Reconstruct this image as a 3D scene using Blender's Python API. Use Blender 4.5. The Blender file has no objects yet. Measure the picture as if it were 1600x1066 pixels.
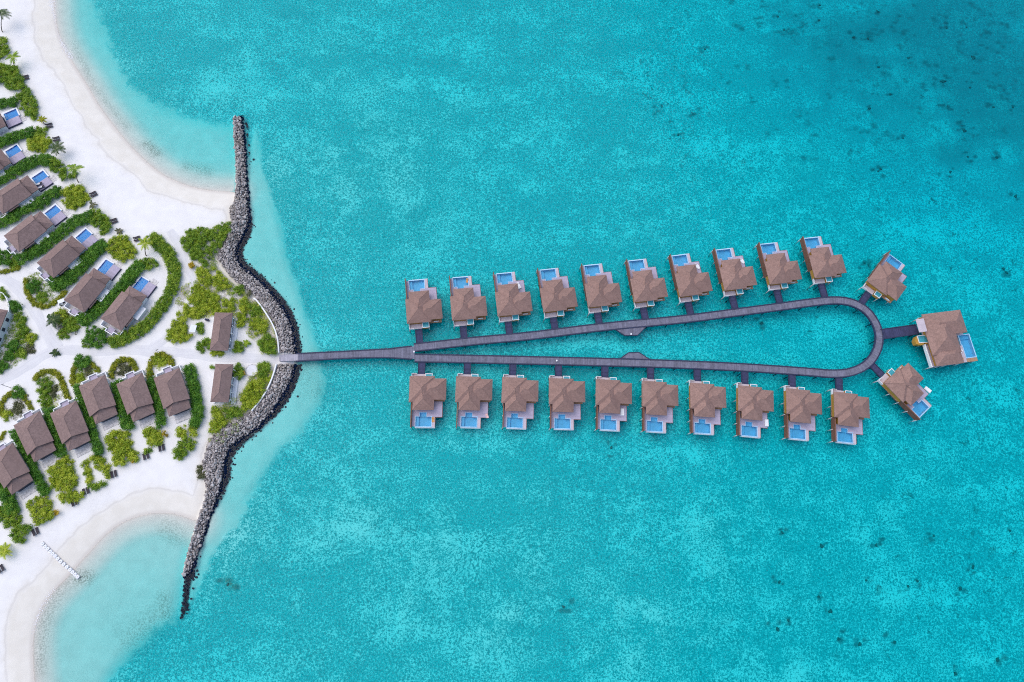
import bpy, bmesh, math, random
import numpy as np
from mathutils import Vector, Matrix

random.seed(7)
rng = np.random.default_rng(7)
sc = bpy.context.scene
COL = sc.collection
R = math.radians

# ------------------------------------------------------------------ survey camera (drone, about 16 degrees off straight down)
HC, FPX = 200.0, 1067.0
_d = np.array([745 - 800, 533 - 840, -FPX]); _d /= np.linalg.norm(_d)
_zc = -_d
_xc = np.array([1.0, 0, 0]) - _zc[0] * _zc; _xc /= np.linalg.norm(_xc)
_yc = np.cross(_zc, _xc)
RM = np.array([_xc, _yc, _zc])


def P(px, py, z=0.0):
    v = RM @ np.array([px - 800, 533 - py, -FPX])
    t = (z - HC) / v[2]
    return np.array([v[0] * t, v[1] * t])


def PL(pts, z=0.0):
    return np.array([P(x, y, z) for x, y in pts])


def Z(ox, oy, s, pts):
    return [(ox + x / s, oy + y / s) for x, y in pts]


# ------------------------------------------------------------------ node helpers
class NT:
    def __init__(self, name, tree=None):
        if tree is None:
            self.m = bpy.data.materials.new(name); self.m.use_nodes = True
            tree = self.m.node_tree
        self.t = tree; tree.nodes.clear()

    def n(self, typ, ins=None, **kw):
        nd = self.t.nodes.new(typ)
        for k, v in kw.items(): setattr(nd, k, v)
        for k, v in (ins or {}).items():
            s = nd.inputs[k]
            if hasattr(v, 'is_output') or isinstance(v, bpy.types.NodeSocket): self.t.links.new(v, s)
            else: s.default_value = v
        return nd

    def math(self, op, a, b=0.0, c=0.0, clamp=False):
        return self.n('ShaderNodeMath', {0: a, 1: b, 2: c}, operation=op, use_clamp=clamp).outputs[0]

    def mix(self, f, a, b):
        nd = self.t.nodes.new('ShaderNodeMix'); nd.data_type = 'RGBA'
        for s, v in ((nd.inputs[0], f), (nd.inputs[6], a), (nd.inputs[7], b)):
            if isinstance(v, bpy.types.NodeSocket): self.t.links.new(v, s)
            else: s.default_value = v if not isinstance(v, tuple) else (v + (1,))[:4]
        return nd.outputs[2]

    def ramp(self, f, lo, hi):
        return self.n('ShaderNodeMapRange', {0: f, 1: lo, 2: hi, 3: 0.0, 4: 1.0}, interpolation_type='SMOOTHSTEP').outputs[0]

    def noise(self, vec, scale, detail=3.0, rough=0.55, dist=0.0):
        return self.n('ShaderNodeTexNoise', {'Vector': vec, 'Scale': scale, 'Detail': detail, 'Roughness': rough, 'Distortion': dist}).outputs[0]

    def attr(self, name):
        return self.n('ShaderNodeAttribute', attribute_name=name).outputs['Fac']

    def out(self, surf=None, vol=None):
        o = self.n('ShaderNodeOutputMaterial')
        if surf is not None: self.t.links.new(surf, o.inputs[0])
        if vol is not None: self.t.links.new(vol, o.inputs[1])
        return self.m

    def bsdf(self, col, rough=0.8, spec=0.3, bump=None, bs=0.3, bd=0.05, **kw):
        ins = {'Base Color': col if isinstance(col, bpy.types.NodeSocket) else (tuple(col) + (1,))[:4], 'Roughness': rough, 'Specular IOR Level': spec}
        ins.update(kw)
        if bump is not None:
            ins['Normal'] = self.n('ShaderNodeBump', {'Height': bump, 'Strength': bs, 'Distance': bd}).outputs[0]
        return self.n('ShaderNodeBsdfPrincipled', ins).outputs[0]


def M_plain(name, c, rough=0.7, var=0.12, scale=1.5, spec=0.3):
    t = NT(name)
    p = t.n('ShaderNodeTexCoord').outputs['Object']
    f = t.noise(p, scale, 4, 0.65)
    g = t.noise(p, scale * 6, 2, 0.6)
    f = t.math('ADD', t.math('MULTIPLY', f, 0.6), t.math('MULTIPLY', g, 0.4))
    a = tuple(max(0, x * (1 - var * 1.6)) for x in c); b = tuple(min(1, x * (1 + var * 1.6)) for x in c)
    return t.out(t.bsdf(t.mix(t.ramp(f, 0.25, 0.75), a, b), rough, spec, bump=g, bs=0.2))


def M_roof(name, c):
    t = NT(name)
    tc = t.n('ShaderNodeTexCoord').outputs['Object']
    geo = t.n('ShaderNodeNewGeometry').outputs['Position']
    z = t.n('ShaderNodeSeparateXYZ', {0: tc}).outputs[2]
    course = t.math('FRACT', t.math('MULTIPLY', z, 4.6))
    lap = t.ramp(course, 0.0, 0.22)
    n1 = t.noise(geo, 0.45, 4, 0.65)
    n2 = t.noise(geo, 3.2, 3, 0.75)
    cell = t.n('ShaderNodeTexVoronoi', {'Vector': geo, 'Scale': 2.6}).outputs['Color']
    cs = t.n('ShaderNodeSeparateXYZ', {0: cell}).outputs[0]
    f = t.math('ADD', t.math('MULTIPLY', n1, 0.45), t.math('ADD', t.math('MULTIPLY', n2, 0.3), t.math('MULTIPLY', cs, 0.25)))
    a = tuple(x * 0.82 for x in c); b = tuple(x * 1.16 for x in c)
    col = t.mix(t.ramp(f, 0.3, 0.72), a, b)
    age = t.n('ShaderNodeObjectInfo').outputs['Random']
    col = t.mix(t.math('MULTIPLY', age, 0.38), col, tuple(x * 0.80 for x in c))
    col = t.mix(t.math('MULTIPLY', t.math('SUBTRACT', 1.0, lap), 0.12), col, tuple(x * 0.5 for x in c))
    return t.out(t.bsdf(col, 0.85, 0.2, bump=t.math('ADD', course, n2), bs=0.35, bd=0.06))


def M_planks(name, c, axis, pitch, var=0.3, dark=0.45, coord='Object'):
    """Weathered boards; axis = coordinate that crosses the boards (0, 1) or 'UV'."""
    t = NT(name)
    tc = t.n('ShaderNodeTexCoord').outputs['UV' if axis == 'UV' else coord]
    geo = t.n('ShaderNodeNewGeometry').outputs['Position']
    x = t.n('ShaderNodeSeparateXYZ', {0: tc}).outputs[0 if axis == 'UV' else axis]
    k = t.math('DIVIDE', x, pitch)
    idx = t.math('FLOOR', k)
    rnd = t.n('ShaderNodeTexWhiteNoise', {'W': idx}, noise_dimensions='1D').outputs[0]
    fr = t.math('FRACT', k)
    gap = t.math('LESS_THAN', fr, 0.09)
    n1 = t.noise(geo, 0.5, 4, 0.7)
    n2 = t.noise(geo, 2.2, 3, 0.7)
    f = t.math('ADD', t.math('MULTIPLY', rnd, 0.12), t.math('ADD', t.math('MULTIPLY', n1, 0.38), t.math('MULTIPLY', n2, 0.42)))
    col = t.mix(t.ramp(f, 0.2, 0.85), tuple(q * (1 - var) for q in c), tuple(q * (1 + var) for q in c))
    col = t.mix(t.math('MULTIPLY', gap, 0.45), col, tuple(q * dark for q in c))
    return t.out(t.bsdf(col, 0.8, 0.25, bump=fr, bs=0.2, bd=0.03))


def M_leaf(name, a, b, c):
    t = NT(name)
    f = t.attr('tint')
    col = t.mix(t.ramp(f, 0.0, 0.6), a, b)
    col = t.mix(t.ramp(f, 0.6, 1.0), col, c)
    br = t.bsdf(col, 0.5, 0.35)
    tr = t.n('ShaderNodeBsdfTranslucent', {'Color': col}).outputs[0]
    return t.out(t.n('ShaderNodeMixShader', {0: 0.33, 1: br, 2: tr}).outputs[0])


def M_rock():
    t = NT('rock')
    geo = t.n('ShaderNodeNewGeometry').outputs['Position']
    z = t.n('ShaderNodeSeparateXYZ', {0: geo}).outputs[2]
    tint = t.attr('tint')
    orand = t.n('ShaderNodeObjectInfo').outputs['Random']
    f = t.math('FRACT', t.math('ADD', tint, orand))
    n1 = t.noise(geo, 1.6, 4, 0.7)
    n2 = t.noise(geo, 0.16, 2, 0.5)
    col = t.mix(t.ramp(f, 0.05, 0.8), (0.22, 0.197, 0.195), (0.50, 0.455, 0.435))
    col = t.mix(t.ramp(f, 0.86, 1.0), col, (0.62, 0.58, 0.57))
    col = t.mix(t.math('MULTIPLY', t.ramp(n1, 0.4, 0.75), 0.5), col, (0.20, 0.165, 0.14))
    col = t.mix(t.math('MULTIPLY', t.ramp(n2, 0.52, 0.7), 0.35), col, (0.27, 0.22, 0.16))
    wet = t.ramp(t.math('ADD', z, t.math('MULTIPLY', t.math('SUBTRACT', n1, 0.5), 0.7)), 0.34, 0.70)
    col = t.mix(wet, (0.005, 0.014, 0.042), col)     # algae band below the splash line
    return t.out(t.bsdf(col, 0.9, 0.04, bump=n1, bs=0.5, bd=0.1))


MT = {}
MT['roof_water'] = M_roof('roof_shingle_warm', (0.30, 0.186, 0.156))
MT['roof_beach'] = M_roof('roof_shingle_brown', (0.255, 0.174, 0.158))
MT['ochre'] = M_planks('ochre_timber', (0.50, 0.27, 0.05), 2, 0.2, 0.2)
MT['screen'] = M_planks('brown_timber_screen', (0.20, 0.095, 0.065), 2, 0.22, 0.25)
MT['deck'] = M_planks('pale_deck_boards', (0.46, 0.40, 0.50), 1, 0.32, 0.22)
MT['deck2'] = M_planks('pale_pink_boards', (0.56, 0.48, 0.52), 1, 0.32, 0.16)
MT['walk'] = M_planks('weathered_walk_boards', (0.185, 0.182, 0.24), 'UV', 0.33, 0.5)
MT['landing'] = M_planks('sandy_landing_boards', (0.40, 0.375, 0.42), 'UV', 0.33, 0.35)
MT['link'] = M_planks('dark_walk_boards', (0.052, 0.055, 0.118), 'UV', 0.33, 0.5)
MT['beam'] = M_plain('dark_beam', (0.028, 0.034, 0.075), 0.6, 0.3)
MT['white'] = M_plain('white_paint', (0.78, 0.78, 0.80), 0.5, 0.05)
MT['whitewall'] = M_plain('white_render', (0.74, 0.75, 0.79), 0.7, 0.06, 0.6)
MT['rim'] = M_plain('pale_blue_tile', (0.36, 0.60, 0.80), 0.4, 0.1)
MT['tile'] = M_plain('blue_pool_tile', (0.15, 0.50, 0.74), 0.3, 0.12, 0.8)
MT['tile2'] = M_plain('deep_blue_pool_tile', (0.012, 0.28, 0.68), 0.3, 0.12, 0.8)
MT['tubtile'] = M_plain('teal_tub_tile', (0.06, 0.34, 0.42), 0.3, 0.15)
MT['pile'] = M_plain('pale_pile', (0.62, 0.60, 0.60), 0.7, 0.15)
MT['brown'] = M_plain('dark_brown_rattan', (0.045, 0.036, 0.045), 0.7, 0.25)
MT['cushion'] = M_plain('white_cushion', (0.80, 0.79, 0.79), 0.8, 0.05)
MT['stone'] = M_plain('grey_stone_paving', (0.58, 0.55, 0.54), 0.8, 0.35, 1.6)
MT['padstone'] = M_plain('pale_pad_paving', (0.72, 0.70, 0.71), 0.8, 0.06)
MT['glass'] = M_plain('dark_window', (0.03, 0.04, 0.07), 0.15, 0.2)
MT['bark'] = M_plain('palm_bark', (0.16, 0.13, 0.10), 0.9, 0.3)
MT['metal'] = M_plain('dark_metal', (0.05, 0.05, 0.06), 0.4, 0.2)
MT['tanwood'] = M_plain('tan_wood', (0.38, 0.22, 0.13), 0.7, 0.2)
MT['towelo'] = M_plain('orange_towel', (0.55, 0.27, 0.10), 0.9, 0.2)
MT['towel'] = M_plain('pink_towel', (0.72, 0.45, 0.42), 0.9, 0.2)
MT['leaf_dark'] = M_leaf('leaf_dark_green', (0.05, 0.165, 0.014), (0.13, 0.32, 0.024), (0.28, 0.45, 0.05))
MT['leaf_mid'] = M_leaf('leaf_mid_green', (0.105, 0.225, 0.014), (0.29, 0.43, 0.03), (0.50, 0.57, 0.06))
MT['leaf_light'] = M_leaf('leaf_light_green', (0.20, 0.31, 0.014), (0.50, 0.58, 0.04), (0.68, 0.68, 0.09))
MT['leaf_yellow'] = M_leaf('leaf_yellow_green', (0.17, 0.22, 0.012), (0.40, 0.42, 0.020), (0.56, 0.50, 0.04))
MT['leaf_gold'] = M_leaf('leaf_gold', (0.36, 0.26, 0.02), (0.60, 0.42, 0.02), (0.66, 0.52, 0.06))
MT['leaf_scrub'] = M_leaf('leaf_dry_scrub', (0.09, 0.10, 0.045), (0.19, 0.20, 0.085), (0.33, 0.30, 0.19))
MT['leaf_palm'] = M_leaf('leaf_palm', (0.022, 0.060, 0.018), (0.06, 0.125, 0.03), (0.20, 0.24, 0.07))
MT['rock'] = M_rock()
MT['coral'] = M_plain('coral_rock', (0.045, 0.16, 0.16), 0.9, 0.4, 0.9)


def M_water_sheet(name, tint):
    t = NT(name)
    geo = t.n('ShaderNodeNewGeometry').outputs['Position']
    nz = t.noise(geo, 1.8, 3, 0.6)
    nrm = t.n('ShaderNodeBump', {'Height': nz, 'Strength': 0.15, 'Distance': 0.1}).outputs[0]
    tr = t.n('ShaderNodeBsdfTransparent', {'Color': tint + (1,)}).outputs[0]
    gl = t.n('ShaderNodeBsdfGlossy', {'Color': (1, 1, 1, 1), 'Roughness': 0.08, 'Normal': nrm}).outputs[0]
    fr = t.n('ShaderNodeFresnel', {'IOR': 1.22, 'Normal': nrm}).outputs[0]
    return t.out(t.n('ShaderNodeMixShader', {0: fr, 1: tr, 2: gl}).outputs[0])


MT['poolwater'] = M_water_sheet('pool_water_sheet', (0.72, 0.90, 0.97))

# ------------------------------------------------------------------ object helpers


def tag(o, label=None, cat=None, group=None, kind=None):
    if label: o['label'] = label
    if cat: o['category'] = cat
    if group: o['group'] = group
    if kind: o['kind'] = kind
    return o


def empty(name, loc, rz, label, cat, group=None):
    o = bpy.data.objects.new(name, None); COL.objects.link(o)
    o.empty_display_size = 0.5
    o.location = loc; o.rotation_euler = (0, 0, rz)
    return tag(o, label, cat, group)


class MB:
    def __init__(self): self.v = []; self.f = []; self.uv = {}

    def poly(self, pts, faces):
        k = len(self.v); self.v += [tuple(map(float, p)) for p in pts]
        self.f += [tuple(i + k for i in fc) for fc in faces]; return self

    def box(self, x0, x1, y0, y1, z0, z1):
        return self.poly([(x0, y0, z0), (x1, y0, z0), (x1, y1, z0), (x0, y1, z0), (x0, y0, z1), (x1, y0, z1), (x1, y1, z1), (x0, y1, z1)],
                         [(0, 3, 2, 1), (4, 5, 6, 7), (0, 1, 5, 4), (1, 2, 6, 5), (2, 3, 7, 6), (3, 0, 4, 7)])

    def prism(self, outline, z0, z1):
        n = len(outline)
        return self.poly([(x, y, z0) for x, y in outline] + [(x, y, z1) for x, y in outline],
                         [tuple(range(n - 1, -1, -1)), tuple(range(n, 2 * n))] + [(i, (i + 1) % n, (i + 1) % n + n, i + n) for i in range(n)])

    def cyl(self, x, y, z0, z1, r, n=8, r2=None, x2=None, y2=None):
        r2 = r if r2 is None else r2; x2 = x if x2 is None else x2; y2 = y if y2 is None else y2
        a = [(x + r * math.cos(2 * math.pi * i / n), y + r * math.sin(2 * math.pi * i / n), z0) for i in range(n)]
        b = [(x2 + r2 * math.cos(2 * math.pi * i / n), y2 + r2 * math.sin(2 * math.pi * i / n), z1) for i in range(n)]
        return self.poly(a + b, [tuple(range(n - 1, -1, -1)), tuple(range(n, 2 * n))] + [(i, (i + 1) % n, (i + 1) % n + n, i + n) for i in range(n)])

    def wall(self, pts, z0, z1, t):
        """thin upright wall along a polyline"""
        pts = [Vector((p[0], p[1])) for p in pts]
        L, Rr = [], []
        for i, p in enumerate(pts):
            d = (pts[min(i + 1, len(pts) - 1)] - pts[max(i - 1, 0)]).normalized()
            n = Vector((-d.y, d.x)) * t / 2
            L.append(p + n); Rr.append(p - n)
        return self.prism([tuple(q) for q in L] + [tuple(q) for q in reversed(Rr)], z0, z1)

    def hip(self, x0, x1, y0, y1, z, slope, th=0.22, gable=None, over=0.0):
        """hip roof over a rectangle, fascia below the eave; gable in 'y0','y1' keeps that end upright"""
        w, l = x1 - x0, y1 - y0
        if w <= l:
            h = w / 2 * slope; a = y0 + w / 2; b = y1 - w / 2
            if gable == 'y1': b = y1
            if gable == 'y0': a = y0
            r = [((x0 + x1) / 2, a, z + h), ((x0 + x1) / 2, b, z + h)]
            if abs(a - b) < 0.02: b = a + 0.02; r[1] = ((x0 + x1) / 2, b, z + h)
            fc = [(0, 4, 5, 3), (1, 2, 5, 4), (0, 1, 4), (3, 5, 2)]
        else:
            h = l / 2 * slope; a = x0 + l / 2; b = x1 - l / 2
            r = [(a, (y0 + y1) / 2, z + h), (b, (y0 + y1) / 2, z + h)]
            fc = [(0, 1, 5, 4), (3, 4, 5, 2), (0, 4, 3), (1, 2, 5)]
        base = [(x0, y0, z), (x1, y0, z), (x1, y1, z), (x0, y1, z)]
        low = [(x, y, z - th) for x, y, _ in base]
        fc = fc + [(6, 7, 1, 0), (7, 8, 2, 1), (8, 9, 3, 2), (9, 6, 0, 3), (9, 8, 7, 6)]
        return self.poly(base + r + low, fc)

    def build(self, name, mat, parent=None, uv=None, smooth=False):
        me = bpy.data.meshes.new(name)
        me.from_pydata(self.v, [], self.f)
        bm = bmesh.new(); bm.from_mesh(me)
        bmesh.ops.recalc_face_normals(bm, faces=bm.faces[:])
        bm.to_mesh(me); bm.free()
        if uv is not None:
            ul = me.uv_layers.new(name='UVMap')
            for lp in me.loops: ul.data[lp.index].uv = uv[lp.vertex_index]
        me.materials.append(mat)
        if smooth: me.polygons.foreach_set('use_smooth', [True] * len(me.polygons))
        o = bpy.data.objects.new(name, me); COL.objects.link(o)
        if parent is not None: o.parent = parent
        return o


def np_mesh(name, V, F, mat, tint=None, smooth=False):
    """fast mesh from numpy arrays; F is (n,3) or (n,4)"""
    me = bpy.data.meshes.new(name)
    V = np.asarray(V, np.float32); F = np.asarray(F, np.int32); k = F.shape[1]
    me.vertices.add(len(V)); me.vertices.foreach_set('co', V.ravel())
    me.loops.add(F.size); me.loops.foreach_set('vertex_index', F.ravel())
    me.polygons.add(len(F)); me.polygons.foreach_set('loop_start', np.arange(0, F.size, k, dtype=np.int32))
    me.polygons.foreach_set('loop_total', np.full(len(F), k, np.int32))
    if smooth: me.polygons.foreach_set('use_smooth', np.ones(len(F), bool))
    me.update(calc_edges=True)
    if tint is not None:
        a = me.attributes.new('tint', 'FLOAT', 'POINT'); a.data.foreach_set('value', np.asarray(tint, np.float32))
    me.materials.append(mat)
    o = bpy.data.objects.new(name, me); COL.objects.link(o)
    return o


def copy_tree(o, parent=None):
    c = o.copy(); COL.objects.link(c)
    if parent is not None: c.parent = parent
    for ch in [k for k in o.children]:
        copy_tree(ch, c)
    return c


# ------------------------------------------------------------------ vector geometry
def inside(pts, poly):
    x, y = pts[:, 0], pts[:, 1]; r = np.zeros(len(pts), bool)
    n = len(poly)
    for i in range(n):
        x1, y1 = poly[i]; x2, y2 = poly[(i + 1) % n]
        if y1 == y2: continue
        c = ((y1 > y) != (y2 > y)) & (x < (x2 - x1) * (y - y1) / (y2 - y1) + x1)
        r ^= c
    return r


def dist_line(pts, line, closed=False):
    d = np.full(len(pts), 1e9)
    n = len(line)
    for i in range(n if closed else n - 1):
        a = line[i]; b = line[(i + 1) % n]
        ab = b - a; L = max(ab @ ab, 1e-9)
        t = np.clip(((pts - a) @ ab) / L, 0, 1)
        q = pts - (a + t[:, None] * ab)
        d = np.minimum(d, (q * q).sum(1))
    return np.sqrt(d)


def sdist(pts, poly):
    d = dist_line(pts, poly, True)
    return np.where(inside(pts, poly), d, -d)


def sstep(x, a, b):
    t = np.clip((x - a) / (b - a), 0, 1); return t * t * (3 - 2 * t)


def smooth_line(pts, k=3):
    pts = np.asarray(pts, float)
    for _ in range(k):
        q = 0.75 * pts[:-1] + 0.25 * pts[1:]; r = 0.25 * pts[:-1] + 0.75 * pts[1:]
        m = np.empty((2 * len(q), pts.shape[1])); m[0::2] = q; m[1::2] = r
        pts = np.vstack([pts[:1], m, pts[-1:]])
    return pts


def resample(line, step):
    line = np.asarray(line, float)
    s = np.r_[0, np.cumsum(np.linalg.norm(np.diff(line, axis=0), axis=1))]
    n = max(2, int(round(s[-1] / step)) + 1)
    q = np.linspace(0, s[-1], n)
    return np.column_stack([np.interp(q, s, line[:, k]) for k in range(line.shape[1])]), q


# ------------------------------------------------------------------ shore lines, traced on the ground
shore_up = [(60, -260), (72, -120), (79, -40), (84, 0), (87, 40), (97, 72), (116, 104), (136, 134), (151, 162), (176, 196), (200, 226), (225, 251), (250, 272), (280, 287), (310, 296), (340, 300), (362, 301), (374, 303)]
dry = [(376, 183), (380, 216), (383, 250), (384, 286), (386, 313), (388, 331), (387, 350), (376, 370), (365, 393), (372, 416), (391, 429), (409, 445), (430, 469), (446, 490), (456, 519), (460, 550), (459, 569), (454, 593), (438, 621), (414, 656), (388, 677), (364, 692), (351, 711), (349, 734), (343, 763), (333, 790), (322, 818), (311, 860), (299, 887), (291, 910), (286, 940), (281, 960)]
wet = [(381, 180), (386, 216), (388, 250), (390, 286), (392, 313), (394, 331), (396, 351), (393, 368), (379, 393), (386, 408), (409, 427), (430, 448), (451, 471), (464, 498), (471, 529), (473, 550), (473, 569), (467, 595), (449, 632), (420, 663), (393, 684), (372, 703), (362, 721), (362, 747), (351, 771), (338, 795), (328, 826), (314, 863), (306, 893), (299, 919), (292, 952), (283, 970)]
inner = [(363, 180), (364, 216), (367, 250), (367, 286), (366, 313), (355, 330), (361, 345), (350, 379), (337, 398), (343, 413), (362, 437), (383, 453), (404, 469), (420, 495), (431, 521), (435, 551), (433, 569), (425, 595), (409, 624), (393, 642), (367, 655), (338, 674), (324, 687), (318, 711), (310, 734), (322, 760), (317, 784), (307, 810), (295, 852), (286, 882), (282, 909), (278, 946), (275, 968)]
shore_low = [(314, 814), (306, 813), (282, 804), (257, 800), (233, 802), (209, 808), (185, 819), (161, 838), (139, 863), (123, 880), (107, 899), (83, 923), (67, 945), (54, 974), (50, 1008), (51, 1037), (53, 1066), (58, 1120), (66, 1240), (70, 1400)]
LAND = np.vstack([smooth_line(PL(shore_up), 2), PL(dry[5:26]), smooth_line(PL(shore_low), 2), PL([(-500, 1500), (-900, 900), (-900, 100), (-500, -500)])])
DRY, WET, INN = smooth_line(PL(dry, 0.3), 1), smooth_line(PL(wet, -0.5), 1), smooth_line(PL(inner, 1.0), 1)
ROCKTOP = np.vstack([INN, DRY[::-1]])
ROCKALL = np.vstack([INN, WET[::-1]])
sandA = [(140, -60), (142, 0), (165, 45), (178, 90), (196, 124), (214, 146), (245, 165), (290, 180), (340, 192), (368, 204), (374, 300), (330, 330), (180, 260), (60, 80), (40, -60)]
sandB = [(392, 215), (398, 200), (404, 215), (406, 250), (413, 280), (428, 317), (441, 362), (447, 400), (465, 450), (480, 497), (490, 524), (500, 556), (508, 590), (500, 630), (472, 671), (438, 703), (414, 737), (391, 776), (370, 822), (340, 850), (322, 890), (308, 925), (296, 940), (280, 900), (320, 780), (340, 690), (440, 600), (430, 500), (360, 420), (380, 330)]
sandC = [(20, 1200), (20, 980), (80, 880), (200, 780), (320, 790), (300, 860), (290, 900), (280, 950), (268, 975), (240, 990), (205, 1022), (180, 1052), (150, 1110), (140, 1200)]
BEACH1, BEACH2 = smooth_line(PL(shore_up[:-1]), 2), smooth_line(PL(shore_low[1:]), 2)
SAND = [(PL(sandA, -1), 5.0, .85), (PL(sandB, -1), 2.6, .90), (PL(sandC, -1), 4.0, .55)]
DCTL = [(500, 250, 1.70), (600, 300, 1.75), (450, 100, 2.20), (700, 100, 2.29), (900, 200, 2.51), (1100, 100, 3.2), (1300, 100, 4.20), (1560, 60, 4.20), (1500, 300, 4.20), (1200, 300, 2.88), (900, 380, 2.51),
        (700, 480, 2.26), (1000, 540, 2.51), (1250, 530, 2.70), (1500, 550, 2.88), (550, 600, 1.90), (500, 800, 1.70), (700, 750, 2.00), (800, 900, 1.80), (450, 950, 2.00), (1000, 900, 2.20), (1200, 850, 2.39),
        (1400, 800, 2.76), (1560, 950, 2.88), (1000, 720, 2.39), (350, 1030, 2.20), (250, 60, 2.00), (300, 130, 1.90), (480, 430, 1.90), (800, 30, 2.45), (1000, 30, 2.70), (600, 1040, 2.00), (1000, 1040, 2.32)]
_cw = np.array([[*P(x, y, -2), d] for x, y, d in DCTL])


ZG = 1.42   # sand level around the houses


def front_pose(rear, front, L=12.4, z=ZG + 3.0):
    a, b = P(*rear, z), P(*front, z); d = (b - a) / np.linalg.norm(b - a); c = (a + b) / 2
    return c + d * L / 2, math.atan2(d[1], d[0]) - math.pi / 2


PV = [((-51, 207), (-5, 187)), ((-46, 275), (3.75, 244.7)), ((-2.5, 319), (46.9, 286)), ((22.5, 377.5), (67.5, 342.5)), ((74.3, 419.2), (118.2, 380.4)), ((118.3, 475.2), (156, 429.3)), ((175.5, 504), (212.5, 457))]

def rock_height(p):
    """crest of the rubble mound, -9 outside it"""
    z = np.full(len(p), -9.0)
    bb = (p[:, 0] > ROCKALL[:, 0].min() - 3) & (p[:, 0] < ROCKALL[:, 0].max() + 3)
    q = p[bb]
    top = inside(q, ROCKTOP); al = inside(q, ROCKALL)
    dd = dist_line(q, DRY); di = dist_line(q, INN)
    zz = np.where(top, np.minimum(0.55 + 0.55 * dd, 1.75), 0.5 - 0.62 * dd)
    zz = np.where(top, np.minimum(zz, 0.95 + 0.8 * np.minimum(di, 1.2)), zz)
    ty = P(292, 890)[1]
    zz = zz - 1.5 * sstep(-q[:, 1], -ty, -ty + 3.5)
    zz = np.where(al | top, zz, -9.0)
    z[bb] = zz
    return z


def vnoise(p, size, seed):
    g = np.random.default_rng(seed).random((128, 128))
    q = p / size; i = np.floor(q).astype(int); f = q - i; f = f * f * (3 - 2 * f)
    a, b = i % 128, (i + 1) % 128
    return (g[a[:, 0], a[:, 1]] * (1 - f[:, 0]) + g[b[:, 0], a[:, 1]] * f[:, 0]) * (1 - f[:, 1]) + (g[a[:, 0], b[:, 1]] * (1 - f[:, 0]) + g[b[:, 0], b[:, 1]] * f[:, 0]) * f[:, 1]


SHOALS = [(620, 275, 11), (530, 300, 9), (575, 190, 7), (700, 170, 8), (640, 330, 9), (830, 830, 11), (905, 845, 10), (1010, 950, 9), (980, 1020, 9), (760, 985, 10), (690, 840, 9), (560, 800, 8), (480, 850, 7), (600, 960, 9), (1120, 800, 7), (480, 120, 7), (860, 130, 7), (740, 700, 7), (1000, 770, 8), (500, 690, 6), (900, 560, 5), (860, 540, 4)]


def shoal(p):
    """low sand banks on the lagoon floor: 0 none, 1 crest"""
    w = p + np.column_stack([vnoise(p, 9, 1), vnoise(p, 9, 2)]) * 7 - 3.5
    n = .45 * vnoise(w, 17, 3) + .3 * vnoise(w, 7.5, 4) + .25 * vnoise(w, 3.6, 5)
    m = np.zeros(len(p))
    for x, y, r in SHOALS:
        c = P(x, y, -2); m = np.maximum(m, np.exp(-((w - c) ** 2).sum(1) / (r * r)))
    far = sstep(p[:, 0], 40, 110)
    return np.clip((n - .47 + .24 * m - .06 * far) / .52, 0, 1)


def terrain(p):
    sd = sdist(p, LAND)
    land = 1.5 * (1 - np.exp(-np.maximum(sd, 0) / 7.5))
    D0 = np.zeros(len(p)); W = np.zeros(len(p))
    for x, y, d in _cw:
        w = 1.0 / ((p[:, 0] - x) ** 2 + (p[:, 1] - y) ** 2 + 144.0) ** 1.6
        D0 += w * d; W += w
    D0 /= W
    cover = np.ones(len(p))
    ds = np.full(len(p), 1.0)
    for poly, soft, dp in SAND:
        s = sdist(p, poly); k = 1 - sstep(s, -soft, soft)
        ds = np.where(k < cover, dp, ds); cover = np.minimum(cover, k)
    D0 = D0 * (1.02 - .24 * shoal(p))
    D = D0 * cover + (1 - cover) * (ds + 0.012 * np.clip(-sd, 0, 60))
    so = np.maximum(-sd, 0)
    db = np.minimum(dist_line(p, BEACH1), dist_line(p, BEACH2))
    so = np.where(sd < 0, np.maximum(so, np.minimum(db, so * 6)), 0)
    prof = 0.065 * np.minimum(so, 5.5) + 0.40 * sstep(so, 4.2, 8.5) + 0.06 * np.maximum(so - 7, 0)
    z = np.where(sd > 0, land, -np.minimum(D, prof + (prof > 0.9) * 0))
    rz = rock_height(p) - 0.55
    z = np.maximum(z, rz)
    return z, cover * (sd < 0), sd


def ground(x, y):
    return float(terrain(np.array([[x, y]]))[0][0])


# terrain sheet: fine in the middle, stretching to the horizon
def axis(lo, hi, step, far):
    a = np.arange(lo, hi + step, step)
    ext = []; d = step
    x = a[-1]
    while x < far: d *= 1.35; x += d; ext.append(x)
    e2 = []; d = step; x = a[0]
    while x > -far: d *= 1.35; x -= d; e2.append(x)
    return np.r_[np.array(e2[::-1]), a, np.array(ext)]


xs = axis(-178, -45, 0.45, 3500)
xs = xs[xs <= -45]
xs = np.r_[xs, np.arange(-44, 208, 0.9)]
_x = xs[-1]; _dd = 0.9
while _x < 3500: _dd *= 1.35; _x += _dd; xs = np.r_[xs, _x]
ys = axis(-62, 200, 0.6, 3500)
GX, GY = np.meshgrid(xs, ys)
pts = np.column_stack([GX.ravel(), GY.ravel()])
tz, tcover, tsd = terrain(pts)

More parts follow.
